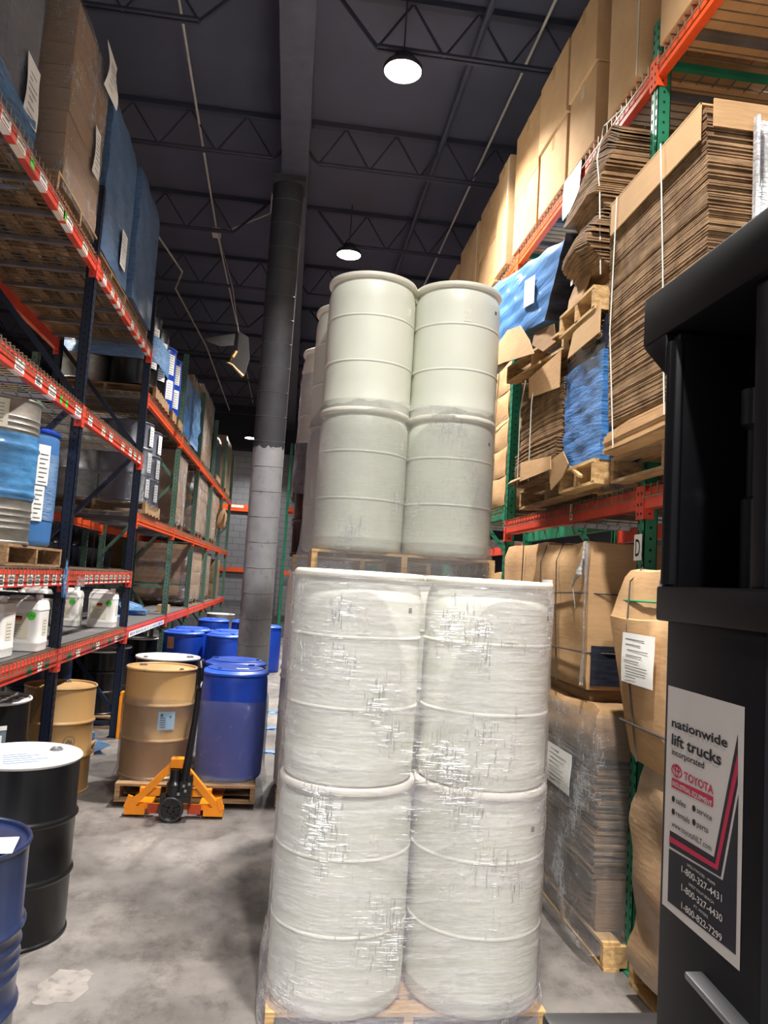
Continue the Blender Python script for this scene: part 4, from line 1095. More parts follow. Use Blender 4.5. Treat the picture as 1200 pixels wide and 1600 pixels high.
def wall_notice(name, label, x, y, z, w, h, sgn, seed, curl=.02, mat='paper'):
    """a sheet hanging on a load face that looks to the aisle"""
    o = notice(name, (x, y if sgn > 0 else y+w, z), (0, w if sgn > 0 else -w, 0), (0,0,h), None, mat, 8, seed, 'ink', curl)
    return tag(o, label, 'paper')
wall_notice('shipping_notice', 'white notice on the bluish carton load, top left', -1.935, 5.02, 4.80, .25, .42, 1, 31)
wall_notice('shipping_notice', 'white notice sticking out from the top of the brown load', -1.755, 6.10, 5.74, .36, .38, 1, 32, .05)
wall_notice('shipping_notice', 'white notice low on the brown wrapped load', -1.765, 6.05, 4.98, .17, .38, 1, 33)
# green rack, cartons
RL = []
def green_load(lab, y0, y1, z0, z1, ny, nz, mat, seed, x1=-1.84, wrap='film', pal=True):
    if pal:
        old_pallet((-2.34,(y0+y1)/2,z0), PI/2, 'pallet under the '+lab)
    carton_load('g', -2.82, x1, y0, y1, z0+.142, z1, 1, ny, nz, mat, 'brown carton in the '+lab, wrap, 'clear film round the '+lab, seed=seed)
zt, zm, zl = 3.93, 2.53, 1.216
t = wrapped_load('light blue film wrapped load behind the green post on the top level', -2.8,-1.82,12.08,13.05,zt+.142,5.02,'wrap_blue_bright',5); old_pallet((-2.34,12.56,zt), PI/2, 'pallet under the light blue wrapped load on the top level')
green_load('carton stack draped with blue film, top green level', 13.2, 14.2, zt, 5.22, 2, 4, 'card_mid', 41)
box_wrap('stretch_wrap', 'bright blue film draped on the carton stack, top green level', -2.83,-1.825,13.18,14.22,4.0,4.98,'film_blue_strong',42,e=.03,rough=.02)
green_load('tall carton stack in the third bay, top green level', 14.6, 16.8, zt, 5.42, 3, 5, 'card_mid', 43)
t = wrapped_load('dark film wrapped load at the far end of the top level', -2.8,-1.80,17.3,18.6,zt+.142,5.0,'wrap_dark',6); old_pallet((-2.34,17.9,zt), 0, 'pallet under the dark wrapped load, top level')
t = wrapped_load('pale film wrapped load, last on the top green level', -2.8,-1.80,19.8,21.6,zt+.142,5.4,'wrap_brown',7); old_pallet((-2.34,20.7,zt), 0, 'pallet under the last wrapped load, top level')
green_load('carton stack in the second bay, middle green level', 12.0, 13.4, zm, 3.72, 2, 5, 'card_mid', 44)
green_load('long carton stack in the third bay, middle green level', 14.6, 16.8, zm, 3.74, 3, 5, 'card_mid', 45)
green_load('carton stack in the fourth bay, middle green level', 17.3, 19.4, zm, 3.7, 3, 5, 'card_mid', 46)
green_load('large carton stack on the lowest green level', 14.6, 16.7, zl, 2.36, 2, 4, 'card', 47)
green_load('far carton stack on the lowest green level', 17.3, 18.6, zl, 2.30, 2, 5, 'card_mid', 48)
t = wrapped_load('pale load at the end of the lowest green level', -2.8,-1.82,19.9,21.0,zl+.01,2.2,'wrap_brown',8)
scrap('paper_sack', 'dark crumpled sack hanging at the end of the green rack', (-1.72,19.2,2.95), (.10,.16,.28), 'card_dark', 50, 'sack')
scrap('plastic_scrap', 'blue crumpled film heap on the empty green shelf', (-2.35,11.5,zl), (.30,.26,.12), 'film_blue', 51)
scrap('plastic_scrap', 'small blue film scrap on the empty green shelf board', (-2.3,10.4,zl), (.16,.10,.03), 'film_blue_strong', 52)
MB().box(-2.0,-1.84,12.5,12.72,zl,zl+.11).build('wood_block', 'wood'); tag(bpy.data.objects['wood_block'], 'wooden block lying on the empty green shelf', 'wood block')
# drums and cartons on the second row behind
for i, y in enumerate((11.95,12.55,13.15,13.75)):
    o = steel_drum(('first','second','third','last')[i]+' black drum on the rack behind the left rack', 'black_steel', 'white_lid', loc=(-3.34,y,1.845), rz=i)
    if i in (1, 3):
        m = MB(); m.patch((0,0,0), .301, -1.2-i, -.75-i, .12, .62, 0, 4); m.build('label', 'paper', o)
for i, y in enumerate((9.2,9.8,10.4,11.0)):
    steel_drum(('first','second','third','last')[i]+' black drum in the nearer bay of the rack behind', 'black_steel', 'white_lid', loc=(-3.34,y,1.845), rz=i)
carton_load('h', -3.9, -3.05, 9.0, 11.4, 2.64, 3.7, 1, 3, 3, 'card_dark', 'brown carton in the nearer bay of the rack behind the left rack', seed=61)
carton_load('h', -3.9, -3.05, 11.9, 14.2, 2.64, 3.7, 1, 3, 3, 'card_dark', 'brown carton in the second bay of the rack behind the left rack', seed=62)
carton_load('h', -3.9, -3.05, 14.6, 17.0, 1.85, 2.58, 1, 3, 2, 'card_dark', 'brown carton low in the far bay of the rack behind the left rack', seed=63)
carton_load('h', -3.9, -3.05, 6.3, 8.6, 2.64, 4.0, 1, 3, 3, 'card_dark', 'brown carton in the first bay of the rack behind the left rack', seed=64)
M['film_blue_white'] = film('bunched_clear_film', (.8,.8,.82,1), .55, (.78,.78,.78,1), .6, .15, dens=.5)
# ------------------------------------------------------------------ right side: tall cartons on the top level
z = 4.955
def tall_box(x0, y0, y1, z0, z1, mat, label, seed=0, d=1.0):
    t = thing('tall_carton', label, 'box', (x0+d/2, (y0+y1)/2, z0), 0)
    w, l, h = d, y1-y0, z1-z0
    MB().box(-w/2,w/2,-l/2,l/2,0,h).build('body', mat, t, bevel=.008)
    b = MB(); b.box(-w/2-.0012,-w/2,-.03,.03,h-.12,h); b.box(-w/2-.0012,w/2+.0012,-.03,.03,h-.001,h+.001)
    b.box(-.03,.03,-l/2-.0012,-l/2,h-.14,h)
    b.build('tape', 'tape', t)
    if seed % 2:
        k = MB(); k.tube([(-w/2-.004,-l/2+.02,h*.98),(-w/2-.006,-l/2+.01,h*.5),(-w/2-.004,-l/2+.02,.02)], .004, 5); k.build('strap', 'strap', t)
    return t
X = 1.83
tall_box(X, 2.85, 3.82, z, 6.02, 'card_pale', 'tall pale carton on the top level at the picture edge', 1)
tall_box(X, 4.08, 4.525, z, 6.06, 'card_pale', 'tall pale carton on the top level above the first green post', 3)
tall_box(X, 4.74, 5.24, z, 5.52, 'card_pale', 'lower carton of the two right beyond the top post gap', 2)
tall_box(X-.015, 4.73, 5.25, 5.525, 6.08, 'card_pale', 'upper carton overhanging the one below, beyond the gap', 4)
tall_box(X, 5.30, 5.92, z, 5.50, 'card_pale', 'lower carton under the flat lid above the white notice', 6)
tall_box(X-.02, 5.28, 5.93, 5.505, 6.09, 'card_pale', 'upper carton stacked over the white notice', 8)
tall_box(X, 5.97, 6.66, z, 5.46, 'card', 'lower carton next to the second top post', 10)
tall_box(X, 5.98, 6.68, 5.465, 6.10, 'card', 'upper carton next to the second top post', 12)
tall_box(X-.02, 6.82, 7.22, z, 6.04, 'card_pale', 'narrow tall carton just past the second top post', 5)
tall_box(X, 7.27, 8.00, z, 5.45, 'card', 'lower carton in the third top bay', 14)
tall_box(X, 7.28, 8.02, 5.455, 6.02, 'card', 'upper carton in the third top bay', 16)
tall_box(X, 8.12, 9.02, z, 6.0, 'card', 'tall carton near the far end of the third top bay', 7)
tall_box(X, 9.22, 10.15, z, 5.95, 'card', 'tall carton leading the last visible top bay', 18)
tall_box(X, 10.4, 11.5, z, 6.02, 'card', 'farthest tall carton of the top row on the right', 20)
wall_notice('shipping_notice', 'white notice hanging over the top orange beam on the right', 1.835, 4.98, 4.66, .34, .30, -1, 71, .01)

# ------------------------------------------------------------------ right side: middle level, bundles of flat card
z = 2.508
def bundle(label, loc, cat='cardboard bundle'): return thing('cardboard_bundle', label, cat, loc)
def strap_line(parent, pts, mat='strap', w=.0035, name='strap'):
    MB().tube(pts, w, 6, 0, False).build(name, mat, parent)
# big bundle nearest the viewer
old_pallet((2.2,3.36,z), PI/2, 'pallet under the biggest flat card bundle on the right')
big = bundle('biggest bundle of flattened cartons, strapped, beside the forklift', (0,0,0))
b = MB(); sheet_stack(b, 1.63, 2.75, 2.86, 3.86, 2.80, 4.02, 150, .005, .008, (0,.08), .008, .002, 2)
b.build('sheets', 'card_edge', big)
b = MB(); sheet_stack(b, 1.62, 2.75, 2.78, 3.88, 2.655, 2.80, 8, .012, .02, (0,0), .05, .01, 3); b.build('bottom_sheets', 'card', big)
b = MB(); b.obox((1.615,3.42,3.95), (.004,0,.0), (-.0,.46,-.005), (0,0,.085)); b.obox((1.75,3.43,4.037), (.14,0,.0), (0,.47,0), (0,0,.004)); b.build('folded_top_sheet', 'card_pale', big)
b = MB(); b.obox((1.98,2.918,3.975), (.33,0,.0), (0,.004,0), (0,0,.062)); b.build('end_flap', 'card', big)
b = MB(); b.obox((2.03,2.895,3.72), (.21,0,0), (0,.003,0), (0,0,.23)); b.obox((1.825,2.88,3.72), (.008,0,0), (0,.012,0), (0,0,.24)); b.build('film_corner', 'film_blue_white', big)
strap_line(big, [(1.607,3.80,4.04),(1.604,3.82,3.3),(1.61,3.74,2.66)]); strap_line(big, [(1.603,3.30,4.05),(1.603,3.24,3.4),(1.61,3.2,2.72)], 'strap')
strap_line(big, [(1.62,3.80,4.042),(2.6,3.80,4.04)]); strap_line(big, [(1.62,3.30,4.045),(2.6,3.3,4.045)])
# second column: blue wrapped bundle, pallet, loose bundle
sp = Kind(lambda: make_pallet(.56, 1.1, .14, 'wood'))
sp((2.16,4.27,z), PI/2, 'short pallet under the blue wrapped card column')
lowB = bundle('flat card column wrapped in shiny blue and dark film', (0,0,0))
b = MB(); sheet_stack(b, 1.66, 2.68, 4.02, 4.52, 2.652, 3.46, 90, .008, .012, (-.02,0), .0, .004, 5); b.build('sheets', 'card_edge', lowB)
box_wrap('stretch_wrap', 'shiny blue film round the flat card column', 1.645,2.69,4.0,4.54,2.64,3.26,'wrap_blue_shiny',81,rough=.007,e=.012,nz=24)
box_wrap('stretch_wrap', 'dark film round the head of the blue card column', 1.65,2.69,4.0,4.535,3.24,3.47,'wrap_dark',82,rough=.006,e=.010,nz=8)
sp((2.12,4.26,3.485), PI/2, 'short pallet resting on top of the blue wrapped card column')
upB = bundle('loose overhanging bundle of flattened cartons below the top beam', (0,0,0))
def wavy(f): return .06*math.sin(f*9)*(1-f*.2)+(.05 if f < .25 else 0)
b = MB(); sheet_stack(b, 1.60, 2.62, 4.0, 4.40, 3.63, 4.22, 60, .008, .015, (-.02,.03), .05, .012, 6, prof=wavy)
sheet_stack(b, 1.58, 2.6, 4.02, 4.55, 4.22, 4.72, 48, .012, .015, (.06,.05), .10, .02, 7, prof=lambda f: .10*f)
b.build('sheets', 'card_edge', upB)
b = MB(); b.obox((1.62,4.33,3.74), (.004,0,.03), (0,.11,.02), (.03,0,.09)); b.build('hanging_flap', 'card_mid', upB); 
strap_line(upB, [(1.74,4.05,4.735),(1.62,4.05,4.6),(1.585,4.05,4.4),(1.60,4.03,4.2),(1.62,4.02,3.7)], 'strap', .004)
m = MB(); m.panel((1.575,4.37,3.76), (0,-.035,0), (0,0,.03), .001); m.build('barcode_label', 'paper', upB)
def yz_sheet(pts, x, dx=.006, bend=None):
    b = MB(); k = len(pts); f = [(x+(p[2] if len(p) > 2 else 0), p[0], p[1]) for p in pts]; r = [(q[0]+dx, q[1], q[2]) for q in f]
    return b.add(f+r, [tuple(range(k)), tuple(range(2*k-1,k-1,-1))]+[(i,k+i,k+(i+1)%k,(i+1)%k) for i in range(k)])
o = yz_sheet([(4.32,3.452),(3.92,3.50),(3.92,3.33),(4.40,3.318)], 1.585).build('cardboard_flap', 'card_pale'); tag(o, 'pale card flap hanging below the raised short pallet', 'cardboard sheet')
# third column: strapped bundle with a tilted pallet and the leaning blue load
old_pallet((2.2,5.02,z), PI/2, 'pallet under the strapped card bundle left of the second right post')
cB = bundle('strapped bundle of flattened cartons beside the second right post', (0,0,0))
def notch(f): return .05 if f > .8 else (0.0 if f > .30 else -.03)
b = MB(); sheet_stack(b, 1.63, 2.7, 4.57, 5.45, 2.652, 3.42, 84, .006, .010, (0,.0), .02, .004, 9, prof=notch)
b.build('sheets', 'card_edge', cB)
yz_sheet([(5.19,3.40),(4.55,3.415),(4.55,3.18),(5.17,3.253)], 1.592).build('cover_flap', 'card', cB); yz_sheet([(5.225,2.80),(4.60,2.75),(4.56,2.66,-.01),(5.2,2.66,-.01)], 1.572).build('cover_flap', 'card', cB)
for y in (5.08,5.34): strap_line(cB, [(1.615,y,3.43),(1.585,y+.0,3.2),(1.585,y-.01,2.65)], 'strap', .0035)
o = MB().obox((1.68,5.30,2.675), (.10,0,-.02), (0,.22,0), (.01,0,.012)).build('cardboard_scrap', 'card_mid'); tag(o, 'crumpled card piece by the second right post, under the strapped bundle', 'cardboard sheet')
o = yz_sheet([(4.56,2.53,-.03),(4.66,2.72,-.02),(4.46,2.76),(4.36,2.67),(4.44,2.60)], 1.60, .008).build('cardboard_scrap', 'card_mid'); tag(o, 'torn card corner sticking up between two pallets on the middle level', 'cardboard sheet')
tp = Kind(lambda: make_pallet(1.3, 1.0, .13, 'wood'))((2.10,5.18,3.475), PI/2, 'tilted pallet on the strapped bundle, under the leaning blue load')
tp.rotation_euler = (0, math.radians(-4.5), PI/2)
lean = thing('wrapped_load', 'leaning load wrapped in bright blue film, tipping toward the aisle', 'wrapped pallet load', (0,0,0))
def leaning():
    q = random.Random(5); rings = []; nz = 16
    ny = 26; nx = 12; x0, x1 = 1.56, 2.5
    per = [(x0+(x1-x0)*i/nx, 0, 0,-1) for i in range(nx)]+[(x1, i/ny, 1,0) for i in range(ny)]+[(x1-(x1-x0)*i/nx, 1, 0,1) for i in range(nx)]+[(x0, 1-i/ny, -1,0) for i in range(ny)]
    for j in range(nz+1):
        s = j/nz; g = []
        for i, (x, t, a, bb) in enumerate(per):
            y0 = 4.80-.35*s; y1 = 6.46-.05*s; y = y0+(y1-y0)*t
            zz = 3.69+.16*(y-4.8)+s*(.50+.10*t)
            w = .005*math.sin(i*.8+j*.9)+.006*math.sin(i*.33-j*1.7)+.004*math.sin(j*3.1)
            c = .04*max(0, s-.88)/.12
            g.append((x+a*w+(c if a < 0 else 0), y+bb*(w-.0), zz+.008*math.sin(i*1.1)*(1 if s > .9 else .3)))
        rings.append(g)
    b = MB().loft(rings); k = len(per)
    for n, f in enumerate(b.f):                                  # the end that faces the viewer is wound in dark film
        if len(f) == 4:
            i = n % k
            if i < nx: b.m[n] = 1
    return b
leaning().build('body', ['wrap_blue_bright','wrap_dark'], lean, sharp=50)
n1 = notice('label', (1.545,5.24,3.93), (0,-.24,-.045), (0,0,.20), lean, seed=9, lines=7); 
o = yz_sheet([(5.65,3.90),(5.25,3.80,-.02),(4.95,3.60,-.04),(4.80,3.46,-.05),(5.45,3.58,-.07),(5.90,3.66,-.06),(5.98,3.83,-.02)], 1.545, .007).build('cardboard_flap', 'card_mid'); tag(o, 'bent card piece sticking out beneath the leaning blue load', 'cardboard sheet')
o = yz_sheet([(5.10,3.71,.03),(4.76,3.66,.05),(4.70,3.52,.05),(4.86,3.50,.02),(5.05,3.60,0)], 1.56, .007).build('cardboard_flap', 'card_dark'); tag(o, 'small curled card piece beside the bent one, under the blue load', 'cardboard sheet')
o = MB().bar((1.64,4.42,2.66), (1.59,4.12,2.56), .022, .016).build('wood_splinter', 'wood'); tag(o, 'broken wood splinter poking out between the pallets', 'wood scrap')
scrap('plastic_scrap', 'crumpled clear film on the beam beside the letter post', (1.80,4.15,2.50), (.06,.12,.08), 'film_hazy', 91)
# brown bundle past the second post
bb = thing('cardboard_bundle', 'tall pale brown strapped bundle past the second right post', 'cardboard bundle', (0,0,0))
def bulge_block(x0, x1, y0, y1, z0, z1, mat, parent, name='body', amp=.015, seed=0, nz=12, bev=.04, top_in=(0,0), wob=1.):
    q = random.Random(seed); ph = [q.uniform(0,6) for _ in range(6)]; rings = []
    cx, cy = (x0+x1)/2, (y0+y1)/2; n = 12; w, d = (x1-x0)/2, (y1-y0)/2
    per = []
    for ex, ey, fx, fy in ((-1,-1,1,-1),(1,-1,1,1),(1,1,-1,1),(-1,1,-1,-1)):
        for i in range(n): per.append((ex+(fx-ex)*i/n, ey+(fy-ey)*i/n))
    for j in range(nz+1):
        s = j/nz; g = []
        e = min(s, 1-s)*(z1-z0); ins = bev*(1-min(1, e/bev))*.6 if bev else 0
        for i, (a, b) in enumerate(per):
            k = amp*(math.sin(PI*s)*(1-abs(a*b))+.4*wob*math.sin(i*.7+j*.8+ph[0])+.35*wob*math.sin(i*.31-j*1.3+ph[1]))
            x = cx+a*(w-ins)+a*k+top_in[0]*s; y = cy+b*(d-ins)+b*k+top_in[1]*s
            g.append((x, y, z0+(z1-z0)*s+(amp*.7*math.sin(i*.6+ph[2]) if s > .97 else 0)))
        rings.append(g)
    return MB().loft(rings).build(name, mat, parent, sharp=42)
for k in range(5): bulge_block(1.87,2.8,6.66+.02*(k%2),7.40,2.66+.265*k,2.66+.265*k+.262,'card',bb,'package',.006,k+3,6,.014)
strap_line(bb, [(1.845,7.0,2.66),(1.845,7.05,3.3),(1.86,7.02,3.99)], 'strap_dark', .004); strap_line(bb, [(1.85,7.4,3.46),(1.85,7.0,3.44),(1.85,6.68,3.47)], 'strap', .004)

# ------------------------------------------------------------------ right side: floor level bales
pallet((2.235,4.51,0), PI/2, 'pallet at the foot of the film wrapped bale by the lettered post')
lowA = thing('cardboard_bale', 'film wrapped bale of card on the floor pallet beside the white drums', 'cardboard bale', (0,0,0))
b = MB(); sheet_stack(b, 1.71, 2.76, 4.02, 5.02, .42, 1.02, 34, .016, .02, (.0,.02), .02, .005, 15); b.build('sheets', 'card_edge', lowA)
bulge_block(1.73,2.76,4.03,5.03,.143,.43,'card_dark',lowA,'lower_wrap',.012,4,8,.03)
bulge_block(1.68,2.78,3.99,5.06,1.02,1.30,'card_mid',lowA,'top_cover',.016,5,8,.05)
m = MB(); m.box(1.674,1.69,4.30,4.52,.70,.98); m.build('gap_shade', 'wrap_dark', lowA)  # dark slab puts the shade of a gap onto the bale face
n2 = wall_notice('shipping_notice', 'white notice on the film wrapped floor bale', 1.628, 4.19, .79, .40, .22, -1, 41, .012)
box_wrap('stretch_wrap', 'clear film wound round the floor bale by the lettered post', 1.67,2.79,3.985,5.07,.06,1.28,'film',95,rough=.010,e=.034,nz=18)
scrap('plastic_scrap', 'torn clear film bunched beside the floor bale', (1.60,4.95,.06), (.05,.10,.30), 'film_hazy', 96, flat=1)
upA = thing('cardboard_bale', 'big strapped card bale with a notice, stacked on the wrapped bale', 'cardboard bale', (0,0,0))
bulge_block(1.68,2.78,4.16,5.14,1.375,2.205,'card',upA,'body',.012,7,12,.03,(0,0))
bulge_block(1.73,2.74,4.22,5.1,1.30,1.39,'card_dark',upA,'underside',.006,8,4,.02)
for y in (4.62,4.92): strap_line(upA, [(1.70,y+.03,2.215),(1.655,y+.02,2.10),(1.655,y,1.8),(1.668,y-.03,1.37)], 'strap_dark', .004)
for zz in (1.90,1.57): strap_line(upA, [(1.66,5.1,zz),(1.655,4.7,zz),(1.66,4.17,zz+.01),(1.8,4.14,zz+.01),(2.5,4.14,zz)], 'strap_dark', .005)
m = MB(); m.panel((1.70,4.148,1.40), (.5,0,0), (0,0,.22), .002); m.build('end_patch', 'wrap_dark', upA)
m = MB(); m.tube([(1.665,4.20,2.20),(1.655,4.19,2.1),(1.64,4.22,2.02),(1.652,4.30,1.99),(1.65,4.34,1.94),(1.65,4.30,1.88),(1.652,4.29,1.82)], [.010,.012,.018,.010,.005,.004,.002], 7); m.build('film_tail', 'film_blue_white', upA)
m = MB(); m.tube([(1.655,4.15,2.19),(1.655,4.15,2.0),(1.652,4.15,1.8),(1.656,4.15,1.6),(1.65,4.15,1.40)], [.016,.009,.005,.006,.012], 6); m.build('film_edge', 'film', upA)
wall_notice('shipping_notice', 'creased white notice on the big strapped bale, beside the white drums', 1.640, 4.66, 1.735, .19, .245, -1, 42, .02)
pallet((2.4,5.92,0), PI/2, 'pallet under the bales behind, left of the lettered post')
lowC = thing('cardboard_bale', 'lower card bale behind the white drums', 'cardboard bale', (0,0,0)); bulge_block(1.90,2.9,5.40,6.42,.143,1.28,'card_mid',lowC,'body',.010,11)
upC = thing('cardboard_bale', 'plain card bale behind, its top just above the white drums', 'cardboard bale', (0,0,0)); bulge_block(1.82,2.85,5.30,6.38,1.285,2.26,'card',upC,'body',.008,12)
strap_line(upC, [(1.80,5.8,2.25),(1.795,5.8,1.8),(1.80,5.8,1.3)], 'strap_dark', .004)
pallet((2.35,7.35,0), PI/2, 'pallet under the farthest visible bale on the right'); lowD = thing('cardboard_bale', 'farthest card bale on the right, beyond the second post', 'cardboard bale', (0,0,0)); bulge_block(1.9,2.85,6.8,7.9,.143,2.05,'card',lowD,'body',.015,13)
# front bale at the rack end, partly behind the mast
pallet((2.32,3.20,0), PI/2, 'pallet under the bulging bale next to the forklift mast')
fl = thing('cardboard_bale', 'lower film wrapped half of the bale beside the forklift mast', 'cardboard bale', (0,0,0))
bulge_block(1.74,2.7,2.70,3.62,.143,1.12,'wrap_brown',fl,'body',.03,14,14,.05,(-.02,0))
fb = thing('cardboard_bale', 'bulging strapped card bale with white notice beside the forklift', 'cardboard bale', (0,0,0))
def front_bale():
    rings = []
    for j, (zz, e, x) in enumerate(((1.125,-.10,1.72),(1.16,-.07,1.70),(1.3,-.02,1.685),(1.5,.04,1.675),(1.7,.11,1.67),(1.80,.135,1.67),(1.805,.12,1.678),(1.9,.08,1.69),(2.0,.03,1.70),(2.035,.0,1.71),(2.045,-.03,1.74))):
        g = []; n = 12
        cs = ((x,2.62),(2.7,2.62),(2.7,3.70+e),(x,3.70+e))
        for a in range(4):
            p, q = cs[a], cs[(a+1)%4]
            for i in range(n):
                t = i/n; k = .010*math.sin(i*.9+j*.7)
                g.append((p[0]+(q[0]-p[0])*t+(k if a in (1,3) else 0), p[1]+(q[1]-p[1])*t+(k if a in (0,2) else 0), zz+.008*math.sin(i*.7+a)))
        rings.append(g)
    return MB().loft(rings)
front_bale().build('body', 'card', fb, sharp=45)
strap_line(fb, [(1.735,3.62,2.05),(1.69,3.66,1.98),(1.662,3.62,1.75),(1.67,3.58,1.45),(1.695,3.54,1.13)], 'strap_dark', .004)
strap_line(fb, [(1.69,3.80,1.885),(1.682,3.5,1.885),(1.68,3.0,1.885)], 'strap_green', .006); strap_line(fb, [(1.68,3.70,1.30),(1.672,3.4,1.30),(1.67,2.8,1.30)], 'strap_dark', .006)
nn = wall_notice('shipping_notice', 'large white notice on the bulging bale by the forklift', 1.648, 3.30, 1.495, .33, .235, -1, 43, .006)

# ------------------------------------------------------------------ forklift mast, close on the right
fk = thing('forklift_mast', 'black forklift mast with dealer decal at the right edge', 'forklift', (.50,.86,0))
m = MB()
m.box(0,.022,-.105,.108,0,1.875); m.box(.022,.13,.088,.108,0,1.875); m.box(.022,.13,-.105,-.085,0,1.875)
m.build('outer_rail', 'mast', fk, bevel=.004)
m = MB(); m.box(-.007,.34,-.35,.128,1.872,1.918); m.box(.15,.34,-.35,.128,1.84,1.872); m.build('bracket', 'mast', fk, bevel=.004)
m = MB(); m.box(.0,.11,.095,.122,1.918,2.26); m.box(.10,.125,-.07,.10,1.918,2.26); m.box(.0,.11,-.10,-.075,1.918,2.26)
m.tube([(.004,.108,1.92),(.004,.108,2.25)], .014, 10); m.build('inner_rail', 'mast', fk, bevel=.002)
m = MB(); m.lathe([(.016,1.92),(.016,2.03),(.010,2.035),(.010,2.12),(.018,2.125),(.018,2.17)], 16, (.07,.03,0)); m.build('lift_cylinder', 'black_metal', fk)
m = MB(); m.box(-.010,.45,-.5,.185,2.264,2.335)
m.add([(-.010,.185,2.264),(-.010,.115,2.205),(-.010,.115,2.264),(.13,.185,2.264),(.13,.115,2.205),(.13,.115,2.264)], [(0,1,2),(3,5,4),(0,3,4,1),(1,4,5,2),(0,2,5,3)])
m.build('top_crossmember', 'mast', fk, bevel=.003)
m = MB(); m.obox((-.010,-.05,1.474), (.011,0,0), (0,.055,.004), (0,.0,.004)); m.build('weld_tab', 'steel', fk, bevel=.003)
m = MB(); m.tube([(-.006,.118,1.921),(.03,.112,1.924),(.10,.10,1.921)], [.006,.004,.002], 6); m.build('weld_bead', 'bright_steel', fk)
m = MB(); m.box(.10,.19,-.16,-.11,1.93,1.985); m.lathe([(.012,0),(.012,.02)], 10, (.14,-.13,1.985)); m.build('bolt_block', 'steel', fk)
m = MB(); m.box(-.03,.9,.36,.44,1.10,1.207); m.box(.02,.07,.10,.36,1.08,1.16); m.build('carriage_bar', 'black_metal', fk, bevel=.01)
m = MB()
for x in (.08, .55): m.box(x,x+.12,.44,.48,.05,1.16); m.box(x,x+.12,.48,1.55,.05,.085)
m.build('fork', 'black_metal', fk, bevel=.004)
# decal: s runs left to right (towards the viewer), t runs down
SW, SH = .168, .263
DO = Vector((-.0008, .098, 1.79)); DU = Vector((0,-SW,0)); DV = Vector((0,0,-SH)); NX = Vector((-1,0,0))
def dp(s, t, lift=0): return DO+DU*s+DV*t+NX*lift
def dpoly(name, pts, mat, lift, parent):
    b = MB(); n = len(pts); a = [dp(s,t,lift) for s,t in pts]; c = [dp(s,t,lift+.0003) for s,t in pts]
    b.add(a+c, [tuple(range(n)), tuple(range(2*n-1,n-1,-1))]+[(i,(i+1)%n,n+(i+1)%n,n+i) for i in range(n)])
    return b.build(name, mat, parent)
dec = dpoly('decal', [(0,0),(1,0),(1,1.035),(0,1.035)], 'decal_white', 0, fk); dec['label'] = 'white, black and red dealer decal'
dpoly('decal_panel', [(.085,.76),(.085,1.0),(.96,.985),(.955,.36),(.80,.735)], 'decal_black', .0004, dec)
dpoly('decal_band', [(.09,.675),(.69,.665),(.935,.12),(.945,.32),(.775,.728),(.09,.748)], 'decal_black', .0004, dec)
dpoly('decal_red_band', [(.09,.70),(.712,.69),(.938,.20),(.944,.275),(.74,.708),(.09,.726)], 'crimson', .0008, dec)
U = Vector((0,-1,0)); V = Vector((0,0,1))
def dtext(body, s0, t, s1, h, mat, bold=.0, lift=.0012): return text('decal_lettering', body, mat, dp(s0,t,lift), U, V, (s1-s0)*SW, h*SH, dec, bold)
dtext('nationwide', .08, .188, .825, .042, 'black_ink', .02)
dtext('lift trucks', .085, .272, .755, .052, 'black_ink', .02)
dtext('incorporated', .092, .318, .545, .030, 'black_ink', .012)
dtext('TOYOTA', .275, .408, .668, .037, 'crimson', .02)
dpoly('decal_bar', [(.10,.428),(.665,.418),(.665,.462),(.10,.472)], 'crimson', .0006, dec)
dtext('INDUSTRIAL EQUIPMENT', .115, .460, .655, .022, 'decal_white', .02)
def ring(c, rs, rt, w, mat):
    b = MB(); n = 28
    for lift in (.0008, .0012):
        b.v += [tuple(dp(c[0]+k*math.cos(2*PI*i/n)*(rs-w*j/SW), c[1]+math.sin(2*PI*i/n)*(rt-w*j/SH), lift)) for j in (0,1) for i in range(n) for k in (1,)]
    o = 2*n
    for i in range(n):
        q = (i+1)%n
        b.f += [(o+i,o+q,o+n+q,o+n+i),(i,n+i,n+q,q),(i,q,o+q,o+i),(n+i,o+n+i,o+n+q,n+q)]; b.m += [0]*4
    b.build('decal_emblem', mat, dec)
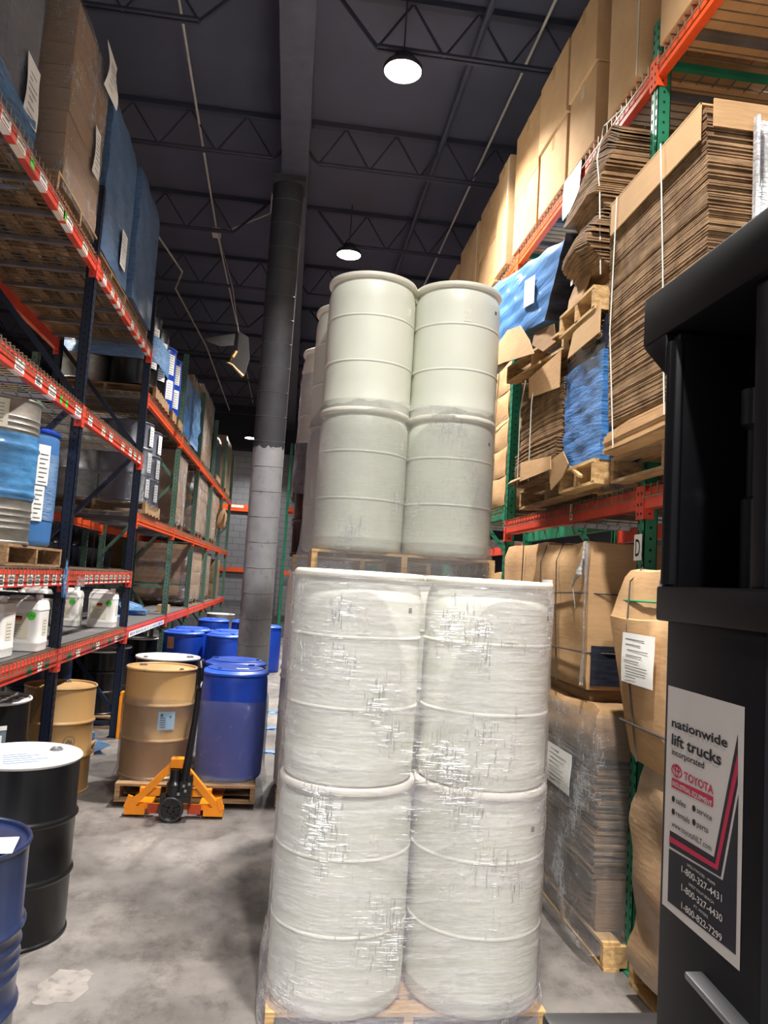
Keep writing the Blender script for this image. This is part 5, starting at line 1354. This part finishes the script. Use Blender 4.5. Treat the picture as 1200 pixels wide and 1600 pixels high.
ring((.17,.386),.078,.030,.0013,'crimson'); ring((.17,.376),.056,.013,.0013,'crimson'); ring((.17,.386),.026,.028,.0011,'crimson')
def dot(s, t):
    n = 16; dpoly('decal_bullet', [(s+.022*math.cos(2*PI*i/n), t+.014*math.sin(2*PI*i/n)) for i in range(n)], 'black_ink', .0008, dec)
for s, t, wd, s1 in ((.131,.522,'sales',.312),(.423,.512,'service',.658),(.135,.580,'rentals',.372),(.428,.572,'parts',.615)):
    dot(s, t); dtext(wd, s+.042, t+.010, s1, .026, 'black_ink', .008)
dtext('www.toyotaNLT.com', .118, .648, .66, .026, 'black_ink', .004)
dtext('HOLLYWOOD - MIAMI', .36, .778, .715, .013, 'decal_white'); dtext('1-800-327-4431', .28, .822, .80, .030, 'decal_white', .012)
dtext('WEST PALM BEACH', .38, .856, .705, .013, 'decal_white'); dtext('1-800-327-4430', .285, .902, .81, .030, 'decal_white', .012)
dtext('FT. MYERS', .46, .932, .64, .013, 'decal_white'); dtext('1-800-822-7299', .29, .980, .81, .030, 'decal_white', .012)

# ------------------------------------------------------------------ light, view, camera
w = bpy.data.worlds.new('world'); sc.world = w; w.use_nodes = True
bg = w.node_tree.nodes['Background']; bg.inputs['Color'].default_value = (.86,.91,1,1); bg.inputs['Strength'].default_value = .8
cd = bpy.data.cameras.new('camera'); cam = bpy.data.objects.new('camera', cd); COL.objects.link(cam)
cd.sensor_fit = 'VERTICAL'; cd.sensor_height = 24; cd.sensor_width = 18; cd.lens = 18; cd.clip_start = .05; cd.clip_end = 100
rot = Matrix(((0.9903583,-0.0730427,-0.1177079),(-0.1236128,-0.0824086,-0.9889028),(0.0625320,0.9939183,-0.0906430)))
cam.matrix_world = Matrix.Translation((0,0,1.9)) @ rot.to_4x4()
sc.camera = cam
sc.view_settings.view_transform = 'Standard'; sc.view_settings.look = 'None'; sc.view_settings.gamma = 1; sc.view_settings.use_curve_mapping = False
sc.view_settings.exposure = -0.14
sc.cycles.transparent_max_bounces = 24
bpy.context.view_layer.update()
